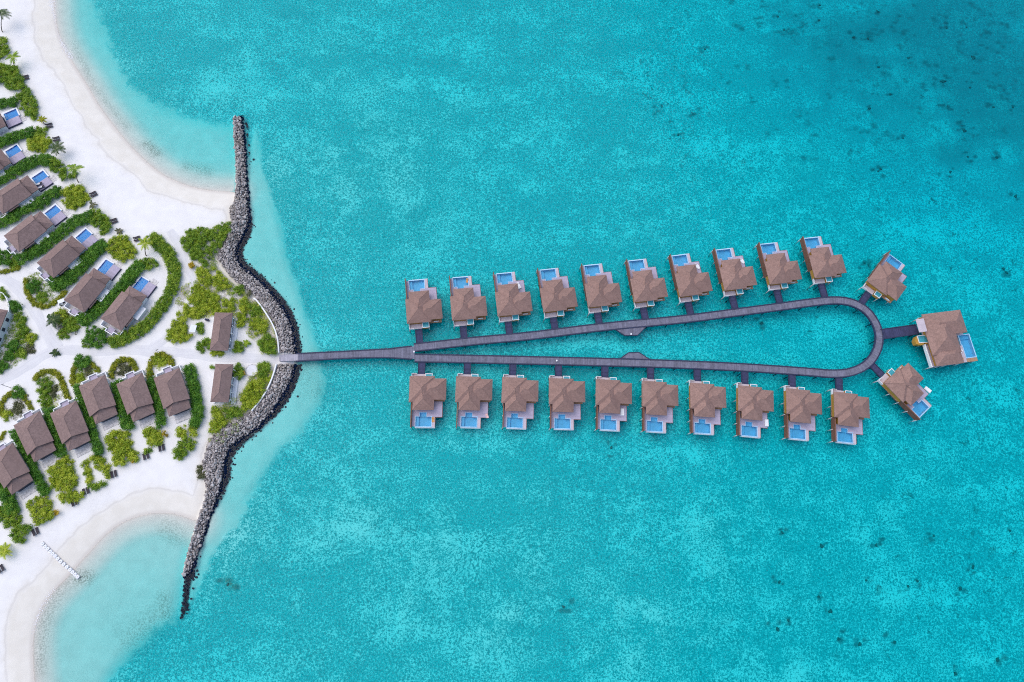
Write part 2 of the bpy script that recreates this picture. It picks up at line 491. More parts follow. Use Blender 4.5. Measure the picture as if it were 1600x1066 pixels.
# weed drifts on the sand floor, soil under the planted islands: masks stored on the sheet
WEED = [([(107, 905), (88, 930), (76, 962), (67, 1000), (62, 1045)], 2.4, 0.5), ([(124, 903), (138, 902)], 2.0, 1.0), ([(262, 828), (275, 838)], 3.0, 0.5), ([(232, 228), (246, 240)], 1.6, 1.0),
        ([(295, 262), (325, 268)], 2.2, 0.6), ([(205, 1000), (228, 980), (238, 965)], 3.5, 0.55), ([(255, 935), (258, 960)], 2.2, 0.7), ([(478, 590), (492, 610)], 5.0, 0.5), ([(118, 70), (150, 140), (200, 200)], 1.3, 0.45), ([(355, 908), (362, 916)], 1.2, 1.2)]
weed = np.zeros(len(pts))
for ln, w, k in WEED:
    weed = np.maximum(weed, k * np.exp(-(dist_line(pts, PL(ln, -1)) / w) ** 2))
reef = np.zeros(len(pts))
CH = Z(1200, 0, 4, [(550, 215), (640, 222), (700, 55), (895, 345), (705, 400), (1110, 492), (780, 575), (650, 662), (1245, 802), (860, 850), (1260, 150), (1135, 155), (1270, 965), (1450, 970), (715, 1045), (330, 110), (70, 90), (110, 170), (1425, 655), (1550, 655), (335, 15), (1300, 340), (1280, 530)]) + \
    Z(1200, 760, 3.4825, [(75, 250), (290, 325), (60, 520), (275, 600), (110, 730), (50, 775), (690, 850), (500, 860), (535, 512), (385, 830), (1020, 1020), (1250, 945), (905, 270), (1320, 240), (1120, 440), (340, 680), (815, 515), (765, 545), (1050, 555), (590, 320)]) + \
    [(358, 913), (1352, 410), (1358, 413), (1572, 418), (1576, 424), (1592, 303), (1375, 265), (1490, 265), (1102, 75), (1060, 210), (955, 700), (1190, 505), (865, 595), (880, 948)]
_crng = np.random.default_rng(21)
CH = [(x, y, 1.0) for x, y in CH]
for _k in range(210):      # thickening towards the far corner, as scattered patches
    u, v_ = _crng.beta(3.0, 1.1), _crng.beta(1.0, 2.2)
    CH.append((820 + 780 * u, 330 * v_, _crng.uniform(.35, .85)))
for _k in range(70):
    CH.append((_crng.uniform(1180, 1600), _crng.uniform(740, 1066), _crng.uniform(.15, .4)))
for px_, py_, k_ in CH:
    c_ = P(px_, py_, -2.4); r_ = _crng.uniform(.6, 1.3) * (1 if k_ == 1 else 1.3)
    for _j in range(3):
        o_ = c_ + _crng.normal(0, 1.1, 2); nb_ = (np.abs(pts[:, 0] - o_[0]) < 7) & (np.abs(pts[:, 1] - o_[1]) < 7)
        d_ = (pts[nb_] - o_) * (1.0, _crng.uniform(1.0, 1.8)); reef[nb_] = np.maximum(reef[nb_], k_ * np.exp(-(d_ * d_).sum(1) / (r_ * r_)))
LITTER = [[(37, 450), (45, 428), (72, 426), (98, 432), (100, 455), (84, 472), (64, 480), (46, 470)], [(3, 640), (22, 620), (38, 608), (50, 640), (40, 655), (15, 655)], [(55, 590), (72, 578), (92, 586), (104, 622), (85, 636), (72, 640)],
          [(113, 575), (125, 560), (145, 568), (152, 578), (118, 600)], [(174, 575), (192, 560), (212, 574), (195, 585), (176, 590)], [(234, 560), (250, 552), (268, 568), (245, 580)],
          [(20, 480), (34, 492), (55, 530), (42, 555), (10, 580), (0, 590), (-5, 550), (10, 520)], [(80, 492), (104, 480), (124, 505), (118, 522), (98, 526), (86, 512)], [(85, 455), (110, 448), (100, 470)], [(12, 410), (28, 420), (12, 425)],
          [(272, 455), (300, 440), (345, 430), (400, 470), (425, 500), (434, 540), (410, 552), (395, 530), (380, 510), (340, 490), (300, 500), (280, 490)], [(395, 580), (430, 575), (410, 620), (370, 655), (330, 670), (330, 640), (370, 620), (385, 600)],
          [(300, 400), (330, 380), (340, 420), (310, 430)]]
litter = np.zeros(len(pts))
near = (pts[:, 0] < -50)
for poly in LITTER:
    s = sdist(pts[near], PL(poly, 1.5)); litter[near] = np.maximum(litter[near], sstep(s, -1.0, 1.2))

nx, ny = len(xs), len(ys)
ii = np.arange(nx * ny).reshape(ny, nx)
F = np.column_stack([ii[:-1, :-1].ravel(), ii[:-1, 1:].ravel(), ii[1:, 1:].ravel(), ii[1:, :-1].ravel()])


def M_terrain():
    t = NT('sand_and_seabed')
    geo = t.n('ShaderNodeNewGeometry').outputs['Position']
    z = t.n('ShaderNodeSeparateXYZ', {0: geo}).outputs[2]
    cover, wd, lit = t.attr('cover'), t.attr('weed'), t.attr('litter')
    nb = t.noise(geo, 0.06, 3, 0.5); nm = t.noise(geo, 0.3, 4, 0.6); nf = t.noise(geo, 1.3, 3, 0.7); nff = t.noise(geo, 3.0, 2, 0.6)
    # dry and damp sand
    zz = t.math('ADD', z, t.math('ADD', t.math('MULTIPLY', t.math('SUBTRACT', nb, 0.5), 0.55), t.math('MULTIPLY', t.math('SUBTRACT', nm, 0.5), 0.16)))
    dryc = t.mix(t.ramp(nm, 0.25, 0.8), (0.75, 0.722, 0.70), (0.82, 0.793, 0.768))
    dryc = t.mix(t.math('MULTIPLY', t.ramp(nff, 0.48, 0.75), t.math('ADD', 0.06, t.math('MULTIPLY', t.ramp(nb, 0.42, 0.66), 0.26))), dryc, (0.52, 0.485, 0.46))
    damp = t.mix(t.ramp(nm, 0.3, 0.75), (0.715, 0.665, 0.585), (0.78, 0.732, 0.655))
    col = t.mix(t.ramp(zz, 0.70, 1.10), damp, dryc)
    line = t.math('MULTIPLY', t.ramp(t.math('ABSOLUTE', t.math('SUBTRACT', zz, 0.86)), 0.045, 0.0), 0.35)
    col = t.mix(line, col, (0.52, 0.48, 0.44))
    col = t.mix(t.ramp(z, 0.22, 0.0), col, (0.63, 0.575, 0.51))
    # soil and leaf litter under the planting
    ls = t.math('MULTIPLY', lit, t.ramp(t.math('ADD', t.math('MULTIPLY', nm, 0.6), t.math('MULTIPLY', nff, 0.4)), 0.42, 0.58))
    col = t.mix(t.math('MULTIPLY', ls, 0.75), col, t.mix(t.ramp(nf, 0.3, 0.7), (0.20, 0.185, 0.13), (0.42, 0.38, 0.32)))
    # seabed: pale sand, and further out turf and rubble; pale speckle is sand plus painted-in sun caustics
    sand = t.mix(t.ramp(nm, 0.2, 0.8), (0.68, 0.655, 0.61), (0.78, 0.755, 0.70))
    sand = t.mix(t.math('MULTIPLY', t.ramp(nff, 0.42, 0.72), t.math('ADD', 0.10, t.math('MULTIPLY', t.ramp(nb, 0.4, 0.65), 0.3))), sand, (0.36, 0.40, 0.38))
    big = t.noise(geo, 0.022, 4, 0.6, 0.6)
    mid = t.noise(geo, 0.13, 4, 0.62, 0.8)
    sp1 = t.math('ADD', t.math('MULTIPLY', t.noise(geo, 1.5, 2.0, 0.6), 0.5), t.math('MULTIPLY', t.noise(geo, 2.9, 1.0, 0.5), 0.5))
    sp2 = t.n('ShaderNodeTexVoronoi', {'Vector': geo, 'Scale': 1.5, 'Randomness': 1.0}).outputs['Distance']
    mp = t.n('ShaderNodeMapping', {0: geo, 'Rotation': (0, 0, R(-24)), 'Scale': (0.28, 1.0, 1.0)}).outputs[0]
    streak = t.noise(mp, 0.09, 4, 0.6)
    v = t.math('ADD', t.math('ADD', 0.5, t.math('MULTIPLY', t.math('SUBTRACT', sp1, 0.5), 4.2)), t.math('ADD', t.math('MULTIPLY', t.math('SUBTRACT', big, 0.5), 0.8), t.math('MULTIPLY', t.math('SUBTRACT', t.attr('shoal'), 0.2), 0.28)))
    v = t.math('ADD', v, t.math('MULTIPLY', t.math('SUBTRACT', mid, 0.5), 1.5))
    v = t.math('ADD', v, t.math('MULTIPLY', t.math('SUBTRACT', 0.45, sp2), 0.28))
    v = t.math('ADD', v, t.math('MULTIPLY', t.math('SUBTRACT', streak, 0.5), 1.7))
    turf = t.mix(t.ramp(sp1, 0.3, 0.6), (0.012, 0.315, 0.325), (0.04, 0.53, 0.53))
    bed = t.mix(t.math('MULTIPLY', t.ramp(v, 0.32, 1.18), 0.97), turf, (0.86, 0.84, 0.79))
    dk = t.noise(geo, 0.30, 3, 0.62, 0.4)
    deep = t.ramp(z, -2.2, -3.0)
    bed = t.mix(t.math('MULTIPLY', t.math('MULTIPLY', t.ramp(dk, 0.58, 0.75), t.ramp(t.math('ADD', big, t.math('MULTIPLY', streak, 0.5)), 0.6, 0.95)), t.math('ADD', 0.15, t.math('MULTIPLY', deep, 0.75))), bed, (0.03, 0.09, 0.09))
    bed = t.mix(t.math('MULTIPLY', t.ramp(t.math('ADD', t.attr('meadow'), t.math('MULTIPLY', t.math('SUBTRACT', sp1, 0.5), 1.2)), 0.1, 1.0), 0.55), bed, (0.012, 0.19, 0.21))
    rf = t.ramp(t.math('MULTIPLY', t.attr('reef'), t.math('ADD', 0.25, t.math('MULTIPLY', t.math('ADD', t.math('MULTIPLY', dk, 0.5), t.math('MULTIPLY', sp1, 0.5)), 1.6))), 0.18, 1.0)
    bed = t.mix(t.math('MULTIPLY', rf, 0.70), bed, (0.02, 0.11, 0.12))
    edge = t.ramp(t.math('ADD', cover, t.math('ADD', t.math('MULTIPLY', t.math('SUBTRACT', sp1, 0.5), 1.2), t.math('MULTIPLY', t.math('SUBTRACT', nm, 0.5), 1.2))), 0.3, 0.7)
    bottom = t.mix(edge, sand, bed)
    wk = t.math('MULTIPLY', wd, t.ramp(t.math('ADD', t.math('MULTIPLY', sp1, 0.5), t.math('MULTIPLY', nff, 0.5)), 0.40, 0.62))
    bottom = t.mix(t.math('MULTIPLY', wk, 0.8), bottom, (0.13, 0.16, 0.12))
    col = t.mix(t.ramp(z, 0.02, -0.05), col, bottom)
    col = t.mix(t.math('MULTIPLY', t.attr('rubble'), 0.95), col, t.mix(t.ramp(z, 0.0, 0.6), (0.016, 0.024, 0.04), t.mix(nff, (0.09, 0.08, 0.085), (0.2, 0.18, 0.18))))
    return t.out(t.bsdf(col, 0.9, 0.15, bump=t.math('ADD', nf, nm), bs=0.25, bd=0.08))


ter = np_mesh('terrain', np.column_stack([pts, tz]), F, M_terrain(), smooth=True)
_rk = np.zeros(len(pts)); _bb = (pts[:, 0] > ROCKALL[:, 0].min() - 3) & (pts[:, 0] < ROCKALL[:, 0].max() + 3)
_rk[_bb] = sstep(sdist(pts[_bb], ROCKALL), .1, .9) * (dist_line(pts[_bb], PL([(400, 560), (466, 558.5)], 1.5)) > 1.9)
_cm = P(1560, 60, -2); _dm = np.sqrt((((pts - _cm) * (0.8, 1.15)) ** 2).sum(1))
meadow = (1 - sstep(_dm, 15, 105)) * (.55 + .75 * vnoise(pts @ np.array([[.9, -.43], [.43, .9]]) * (0.35, 1.0), 9, 11)); meadow *= .7 + .6 * vnoise(pts, 5, 12)
for nm_, ar in (('meadow', meadow), ('shoal', shoal(pts)), ('reef', reef), ('rubble', _rk), ('cover', tcover), ('weed', weed), ('litter', litter)):
    a = ter.data.attributes.new(nm_, 'FLOAT', 'POINT'); a.data.foreach_set('value', ar.astype(np.float32))
tag(ter, 'white sand island and pale lagoon floor', kind='structure')


# sea: one closed body of clear water
def M_sea():
    t = NT('lagoon_water')
    geo = t.n('ShaderNodeNewGeometry').outputs['Position']
    h = t.math('ADD', t.math('MULTIPLY', t.noise(geo, 0.55, 4, 0.65, 0.4), 0.7), t.math('MULTIPLY', t.noise(geo, 0.12, 2, 0.5), 0.8))
    nrm = t.n('ShaderNodeBump', {'Height': h, 'Strength': 0.5, 'Distance': 0.25}).outputs[0]
    tr = t.n('ShaderNodeBsdfTransparent', {'Color': (1, 1, 1, 1)}).outputs[0]
    gl = t.n('ShaderNodeBsdfGlossy', {'Color': (1, 1, 1, 1), 'Roughness': 0.12, 'Normal': nrm}).outputs[0]
    fr = t.n('ShaderNodeFresnel', {'IOR': 1.2, 'Normal': nrm}).outputs[0]
    s = t.n('ShaderNodeMixShader', {0: fr, 1: tr, 2: gl}).outputs[0]
    v = t.n('ShaderNodeVolumeAbsorption', {'Color': (0.02, 0.956, 0.985, 1), 'Density': 0.64}).outputs[0]
    return t.out(s, v)


sea = MB().box(-3400, 3400, -3400, 3400, -14, 0).build('water', M_sea())
tag(sea, 'clear turquoise lagoon water', kind='structure')


# foam lace where the swell runs up the sand
def foam(line, n, label):
    ln, q = resample(smooth_line(PL(line, 0), 2), 0.35)
    V, F = [], []
    for i in range(n):
        k = rng.integers(0, len(ln)); env = 0.3 + 0.7 * abs(math.sin(k * 0.05 + 1)) ** 2
        c = ln[k] + rng.normal(0, 0.55 * env, 2)
        zt = max(ground(*c), 0.0) + 0.012 + 0.004 * rng.random()
        r = rng.uniform(0.04, 0.14) * env
        m = len(V); a0 = rng.random() * 6
        for j in range(6):
            rr = r * rng.uniform(0.5, 1.3); a = a0 + j * math.pi / 3
            V.append((c[0] + rr * math.cos(a), c[1] + rr * math.sin(a), zt))
        F += [(m, m + 1, m + 2, m + 3), (m, m + 3, m + 4, m + 5)]
    o = np_mesh('foam', V, F, MT['white'])
    tag(o, label, kind='stuff')


foam([(79, -10), (84, 20), (88, 45), (97, 70), (112, 92)], 1100, 'white foam at the upper beach waterline')
foam([(85, 921), (70, 941), (57, 968), (51, 995), (50, 1012)], 250, 'white foam at the lower bay waterline')

# ------------------------------------------------------------------ overwater villas
ZD = 2.0     # deck level above the water
ZE = 4.3     # eave level


def villa_parts(root, m, variant):
    """m = +1: deck side towards +y, -1 mirrored; variant shifts the terrace as on the upper row"""
    Y = lambda a, b: (min(m * a, m * b), max(m * a, m * b))
    def bx(mb, u0, u1, v0, v1, z0, z1):
        y0, y1 = Y(v0, v1); return mb.box(u0, u1, y0, y1, z0, z1)
    s = -0.55 if variant == 'upper' else 0.0
    r = MB()
    sl = 0.52
    a, b = Y(0, 7.75); r.hip(0, 7.3, a, b, ZE, sl)
    a, b = Y(2.6, 10.0); r.hip(1.1, 7.26, a, b, ZE - 0.03, sl)
    a, b = Y(0.66, 6.95); r.hip(3.0, 10.72, a, b, ZE - 0.015, sl)
    roof = r.build('roof', MT['roof_water'], root)
    cap = MB()
    for (p0, p1) in (((0.05, 0.05), (3.62, 3.7)), ((7.25, 0.05), (3.68, 3.7)), ((3.65, 3.9), (4.18, 6.8)), ((1.2, 9.9), (4.15, 6.9)), ((7.2, 9.9), (4.2, 6.9)), ((5.8, 3.8), (7.5, 3.8)), ((10.62, 0.76), (7.6, 3.78)), ((10.62, 6.85), (7.6, 3.84))):
        def hz(u, v):
            h = -9
            for (u0, u1, v0, v1, dz) in ((0, 7.3, 0, 7.75, 0), (1.1, 7.26, 2.6, 10.0, -.03), (3.0, 10.72, .66, 6.95, -.015)):
                dd = min(u - u0, u1 - u, v - v0, v1 - v)
                if dd > -0.01: h = max(h, ZE + dz + min(dd, min(u1 - u0, v1 - v0) / 2) * sl)
            return h
        z0, z1 = hz(*p0), hz(*p1)
        A = Vector((p0[0], m * p0[1], z0 + 0.01)); B = Vector((p1[0], m * p1[1], z1 + 0.01))
        d = (B - A); nn = Vector((-d.y, d.x, 0)).normalized() * 0.08
        cap.poly([A - nn, A + nn, B + nn, B - nn, A + Vector((0, 0, .05)), B + Vector((0, 0, .05))], [(0, 1, 4), (0, 4, 5, 3), (1, 2, 5, 4), (2, 3, 5)])
    cap.build('ridge_cap', MT['roof_water'], roof)
    w = MB()
    bx(w, 0.45, 6.8, 0.5, 7.3, ZD + 0.01, ZE - 0.25); bx(w, 1.6, 6.75, 7.3, 9.3, ZD + 0.01, ZE - 0.26); bx(w, 6.8, 10.2, 1.15, 6.4, ZD + 0.012, ZE - 0.24)
    wall = w.build('wall', MT['ochre'], root)
    g = MB(); bx(g, 2.2, 6.2, 9.3, 9.34, ZD + 0.15, ZE - 0.5); g.build('glass_door', MT['glass'], root)
    g = MB(); bx(g, 10.2, 10.24, 2.4, 5.0, ZD + 0.5, ZE - 0.5); g.build('window', MT['glass'], root)
    f = MB(); bx(f, 0.4, 10.25, 0.3, 7.0, ZD - 0.35, ZD - 0.004); f.build('floor_slab', MT['tanwood'], root)
    d = MB()
    # L-shaped terrace around the pool
    pu0, pu1 = 1.95 + s, 6.45 + s
    bx(d, 0.9 + s, 9.6 + s * .3, 7.05, 10.3, ZD - 0.25, ZD)
    bx(d, 0.9 + s, 3.05 + s, 10.3, 11.55, ZD - 0.25, ZD); bx(d, 5.05 + s, 9.6 + s * .3, 10.3, 11.65, ZD - 0.25, ZD)
    bx(d, 0.9 + s, pu0 - 0.2, 11.55, 14.4, ZD - 0.25, ZD)
    d.build('terrace', MT['deck'], root)
    d = MB(); bx(d, pu1 + 0.2, 7.55 + s, 11.65, 14.65, ZD - 0.25, ZD - 0.02); d.build('sun_shelf', MT['deck2'], root)
    d = MB(); bx(d, 7.55 + s, 9.62 + s * .3, 11.65, 11.75, ZD - 0.45, ZD + 0.02); bx(d, 9.6 + s * .3, 9.7 + s * .3, 7.05, 11.75, ZD - 0.45, ZD + 0.02); bx(d, 7.55 + s, 7.65 + s, 11.75, 14.65, ZD - 0.45, ZD + 0.02)
    d.build('edge_beam', MT['screen'], root)
    # pool: floor, sides, rim
    p = MB(); bx(p, pu0, pu1, 11.5, 14.4, ZD - 1.3, ZD - 1.1); bx(p, 3.1 + s, 5.0 + s, 10.35, 11.5, ZD - 1.0, ZD - 0.75)
    bx(p, pu0 + .02, pu0 + 0.9, 11.52, 14.38, ZD - 1.1, ZD - 0.55)
    pool = p.build('pool_basin', MT['tile'], root)
    q = MB()
    bx(q, pu0 - 0.2, pu0, 11.35, 14.62, ZD - 1.3, ZD + 0.05); bx(q, pu1, pu1 + 0.2, 11.35, 14.62, ZD - 1.3, ZD + 0.05); bx(q, pu0, pu1, 14.4, 14.62, ZD - 1.3, ZD + 0.03)
    bx(q, pu0, 3.1 + s, 11.35, 11.52, ZD - 1.3, ZD + 0.04); bx(q, 5.0 + s, pu1, 11.35, 11.52, ZD - 1.3, ZD + 0.04)
    bx(q, 2.98 + s, 3.1 + s, 10.25, 11.35, ZD - 1.0, ZD + 0.045); bx(q, 5.0 + s, 5.12 + s, 10.25, 11.35, ZD - 1.0, ZD + 0.045); bx(q, 3.1 + s, 5.0 + s, 10.25, 10.37, ZD - 1.0, ZD + 0.04)
    q.build('pool_rim', MT['rim'], pool)
    a, b = Y(11.52, 14.4); c, e = Y(10.37, 11.52)
    wt = MB().poly([(pu0, a, ZD - .08), (pu1, a, ZD - .08), (pu1, b, ZD - .08), (pu0, b, ZD - .08)], [(0, 1, 2, 3)])
    wt.poly([(3.1 + s, c, ZD - .08), (5.0 + s, c, ZD - .08), (5.0 + s, e, ZD - .08), (3.1 + s, e, ZD - .08)], [(0, 1, 2, 3)])
    wt.build('pool_water', MT['poolwater'], pool)
    k = MB(); bx(k, pu0 - 0.2, 7.6 + s, 14.64, 14.8, ZD - 1.35, ZD - 0.25); k.build('pool_ledge', MT['white'], root)
    # privacy screen along the side
    k = MB(); bx(k, 0.62 + s * .6, 0.78 + s * .6, 3.4, 14.75, 0.9, ZD + 1.25); bx(k, 0.55 + s * .6, 0.85 + s * .6, 3.4, 14.8, ZD + 1.25, ZD + 1.37)
    k.build('privacy_screen', MT['screen'], root)
    # entry porch with white rail, tub box beside it
    k = MB(); bx(k, 0.55, 4.3, -1.15, 0.48, ZD - 0.25, ZD - 0.03); k.build('entry_porch', MT['deck2'], root)
    k = MB(); bx(k, 0.42, 0.54, -1.25, 0.45, ZD - 0.3, ZD + 0.75); bx(k, 0.54, 1.9, -1.27, -1.16, ZD - 0.3, ZD + 0.7); k.build('porch_rail', MT['white'], root)
    b0 = MB(); bx(b0, 4.45, 6.45, -1.12, 0.45, ZD - 0.7, ZD + 0.55); tub = b0.build('tub_box', MT['ochre'], root)
    q = MB(); bx(q, 4.4, 6.5, -1.2, -1.02, ZD + .5, ZD + .68); bx(q, 4.4, 6.5, 0.42, 0.56, ZD + .5, ZD + .68); bx(q, 4.4, 4.58, -1.02, 0.42, ZD + .5, ZD + .675); bx(q, 6.32, 6.5, -1.02, 0.42, ZD + .5, ZD + .675)
    q.build('tub_rim', MT['white'], tub)
    q = MB(); bx(q, 4.58, 6.32, -1.02, 0.42, ZD + .55, ZD + .6); q.build('tub_water', MT['tubtile'], tub)
    k = MB(); bx(k, 7.9, 9.4, 0.5, 0.62, ZD - 0.2, ZD + 0.5); k.build('service_ledge', MT['whitewall'], root)
    for (u, v, rr) in ((0.6 + s * .5, 14.6, .15), (0.55, 11.0, .14), (0.5, 7.5, .14), (0.45, 4.0, .14), (0.45, -1.15, .15), (6.35, -1.05, .13), (9.9, 1.2, .14), (9.9, 6.3, .14), (9.4, 11.3, .13), (7.3 + s, 14.5, .14), (4.2, 14.4, .14), (4.6, 7.0, .14), (7.0, 4.0, .14)):
        MB().cyl(u, m * v, -3.6, ZD - 0.26, rr, 8).build('pile', MT['pile'], root)


def daybed(name, label, x, y, z, rz, kind):
    o = empty(name, (x, y, z), rz, label, 'daybed')
    if kind == 'boat':      # curved white lounge basket
        mb = MB(); n = 10
        ring = [(1.15 * math.cos(t) * (1 if abs(math.cos(t)) < .9 else .95), 0.55 * math.sin(t)) for t in [2 * math.pi * i / 20 for i in range(20)]]
        mb.prism(ring, 0, 0.28); mb.build('base', MT['white'], o)
        mb = MB().prism([(x * .86, y * .84) for x, y in ring], 0.285, 0.36); mb.build('cushion', MT['cushion'], o)
        MB().box(-0.95, -0.5, -0.28, 0.28, 0.365, 0.5).build('pillow', MT['deck2'], o)
    else:
        MB().box(-1.05, 1.05, -0.55, 0.55, 0.12, 0.3).build('frame', MT['white'], o)
        for sx in (-.95, .95):
            for sy in (-.45, .45): MB().box(sx - .05, sx + .05, sy - .05, sy + .05, 0, .118).build('leg', MT['white'], o)
        MB().box(-1.0, 1.0, -0.5, 0.5, 0.305, 0.42).build('cushion', MT['cushion'], o)
        MB().box(-0.98, -0.55, -0.42, 0.42, 0.425, 0.55).build('pillow', MT['cushion'], o)
    return o


s6 = 6.6625
UP = [Z(600, 400, s6, [(245, 712), (220, 365), (598, 660)]), Z(600, 400, s6, [(710, 680), (680, 335), (1072, 628)]), Z(600, 400, s6, [(1185, 640), (1148, 290), (1540, 580)]),
      Z(820, 380, s6, [(190, 735), (148, 385), (550, 660)]), Z(820, 380, s6, [(658, 680), (608, 340), (1015, 615)]), Z(820, 380, s6, [(1145, 625), (1080, 285), (1490, 565)]),
      Z(1020, 360, s6, [(280, 705), (205, 365), (630, 635)]), Z(1020, 360, s6, [(745, 645), (668, 295), (1095, 575)]), Z(1020, 360, s6, [(1215, 580), (1140, 240), (1560, 510)]),
      Z(1220, 350, s6, [(352, 580), (270, 245), (690, 510)])]
LO = [Z(600, 540, s6, [(268, 318), (295, 668), (645, 345)]), Z(600, 540, s6, [(752, 320), (775, 672), (1125, 350)]), Z(600, 540, s6, [(1233, 330), (1255, 682), (1606, 360)]),
      Z(820, 540, s6, [(250, 340), (285, 692), (628, 370)]), Z(820, 540, s6, [(740, 345), (770, 715), (1115, 380)]), Z(820, 540, s6, [(1225, 368), (1255, 725), (1598, 402)]),
      Z(1040, 550, s6, [(252, 322), (285, 682), (638, 352)]), Z(1040, 550, s6, [(750, 345), (780, 712), (1135, 390)]), Z(1040, 550, s6, [(1250, 375), (1285, 742), (1636, 420)]),
      Z(1280, 470, 4.4407, [(100, 632), (122, 870), (355, 662)])]
NE = Z(1220, 350, s6, [(885, 595), (1070, 365), (1215, 800)])
SE = Z(1280, 470, 4.4407, [(440, 570), (645, 740), (620, 425)])
ORD = ['first', 'second', 'third', 'fourth', 'fifth', 'sixth', 'seventh', 'eighth', 'ninth', 'tenth']


def pose(q, m):
    A, O, B = [P(x, y, ZE) for x, y in q]
    w0 = np.array([10.6, m * 0.66]); o0 = np.array([0.0, m * 10.0]) if m > 0 else np.array([1.1, -10.0])
    def ang(v): return math.atan2(v[1], v[0])
    def dif(a, b): return (a - b + math.pi) % (2 * math.pi) - math.pi
    a1 = dif(ang(B - A), ang(w0)); a2 = dif(ang(O - A), ang(o0))
    a = a1 + dif(a2, a1) * 0.55
    Rz = np.array([[math.cos(a), -math.sin(a)], [math.sin(a), math.cos(a)]])
    loc = ((A) + (B - Rz @ w0) + (O - Rz @ o0)) / 3
    return loc, a, Rz


lab_up = [f'brown-roofed overwater villa, {ORD[i]} from the island in the upper row' for i in range(10)]
lab_lo = [f'brown-roofed overwater villa, {ORD[i]} from the island in the lower row' for i in range(10)]
protoU = empty('overwater_villa', (0, 0, 0), 0, lab_up[0], 'villa', 'overwater villas along the boardwalk'); villa_parts(protoU, 1, 'upper')
protoL = empty('overwater_villa', (0, 0, 0), 0, lab_lo[0], 'villa', 'overwater villas along the boardwalk'); villa_parts(protoL, -1, 'lower')
villas = []
for q, lab, proto, m in [(q, l, protoU, 1) for q, l in zip(UP, lab_up)] + [(NE, 'brown-roofed overwater villa turned diagonally beyond the upper end of the loop', protoU, 1)] + \
        [(q, l, protoL, -1) for q, l in zip(LO, lab_lo)] + [(SE, 'brown-roofed overwater villa turned diagonally beyond the lower end of the loop', protoL, -1)]:
    loc, a, Rz = pose(q, m)
    o = proto if lab in (lab_up[0], lab_lo[0]) else copy_tree(proto)
    o.location = (loc[0], loc[1], 0); o.rotation_euler = (0, 0, a); o['label'] = lab
    villas.append((loc, a, Rz, m, lab))

# furniture left out on the villa decks
for px, py, z, deg, kind, lab in [
        (810, 446.5, ZD, -62, 'bed', 'white cushioned daybed on the terrace of the third upper-row villa'),
        (1089.5, 416, ZD, -55, 'boat', 'oval white lounge basket on the terrace of the seventh upper-row villa'),
        (1159.5, 407.5, ZD, -55, 'boat', 'oval white lounge basket on the terrace of the eighth upper-row villa'),
        (972.5, 644, ZD, 88, 'bed', 'white cushioned daybed on the terrace of the fifth lower-row villa'),
        (1198, 661, ZD, 88, 'bed', 'white cushioned daybed on the terrace of the eighth lower-row villa'),
        (1450, 609, ZD, -42, 'bed', 'white cushioned daybed on the terrace of the diagonal lower villa'),
        (1500, 550, ZD, 52, 'bed', 'white cushioned daybed beside the pool of the largest villa')]:
    x, y = P(px, py, z + 0.3); daybed('daybed', lab, x, y, z, R(deg), kind)

for px, py, z, deg, w_, l_, m_, lab in [(676.6, 656, ZD, 5, .8, 1.5, 'towelo', 'orange towel on the pool shelf of the first lower-row villa'), (761, 650, ZD, 20, .7, 1.3, 'towel', 'pink towel on the deck corner of the second lower-row villa'),
                                        (730, 438.5, ZD, -6, .7, 1.4, 'towelo', 'tan towel on the pool shelf of the second upper-row villa'), (1503, 561, ZD, 8, 1.0, .8, 'towelo', 'orange towel near the pool step of the largest villa')]:
    x, y = P(px, py, z); o = empty('towel', (x, y, z), R(deg), lab, 'towel')
    MB().box(-w_ / 2, w_ / 2, -l_ / 2, l_ / 2, .01, .05).build('cloth', MT[m_], o); MB().box(-w_ / 2 + .05, w_ / 2 - .05, l_ / 2 - .4, l_ / 2 - .05, .052, .14).build('fold', MT[m_], o)

# the large villa at the head of the loop
LVo = Z(1410, 470, 1155 / 130, [(245, 180), (690, 140), (840, 152), (895, 440), (785, 470), (822, 870), (505, 905), (440, 745), (300, 440)])
big = empty('overwater_villa', (*P(1473, 528, 0), 0), R(8), 'largest overwater villa with wide pool at the tip of the loop', 'villa', 'overwater villas along the boardwalk')
_c = P(1473, 528, 0); _a = R(8)
_Ri = np.array([[math.cos(_a), math.sin(_a)], [-math.sin(_a), math.cos(_a)]])


def LVp(px, py, z):
    x, y = Z(1410, 470, 1155 / 130, [(px, py)])[0]
    return _Ri @ (P(x, y, z) - _c)


def lvbox(mb, a, b, c, d, z0, z1, zp):
    """box over the quad of four picked ground points"""
    pts = [LVp(*q, zp) for q in (a, b, c, d)]
    return mb.prism([tuple(p) for p in pts], z0, z1)


# local frame: x along the link (away from the loop), y upwards
A0 = LVp(245, 180, ZE); A1 = LVp(895, 440, ZE); A2 = LVp(505, 905, ZE); A3 = LVp(822, 870, ZE)
r = MB()
xw, xe, yt, ym, yb = (A0[0] + .2), A1[0], A0[1] - .4, A1[1], (A2[1] + A3[1]) / 2
xb0, xb1 = (A2[0] + LVp(440, 745, ZE)[0]) / 2, (A3[0] + LVp(785, 470, ZE)[0]) / 2
r.hip(xw, xe, ym, yt, ZE + 0.3, 0.5)
r.hip(xb0 - .9, xb1, yb + 3.4, yt - 1.0, ZE + 0.28, 0.5)
r.hip(xb0 - .4, xb1 - .05, yb, yb + 6.0, ZE - 0.15, 0.42)
r.build('roof', MT['roof_water'], big)
w = MB(); w.box(xw + .5, xe - .5, ym + .5, yt - .5, ZD + .01, ZE + .1); w.box(xb0 + .5, xb1 - .6, yb + .5, ym + .5, ZD + .012, ZE - .35)
w.build('wall', MT['ochre'], big)
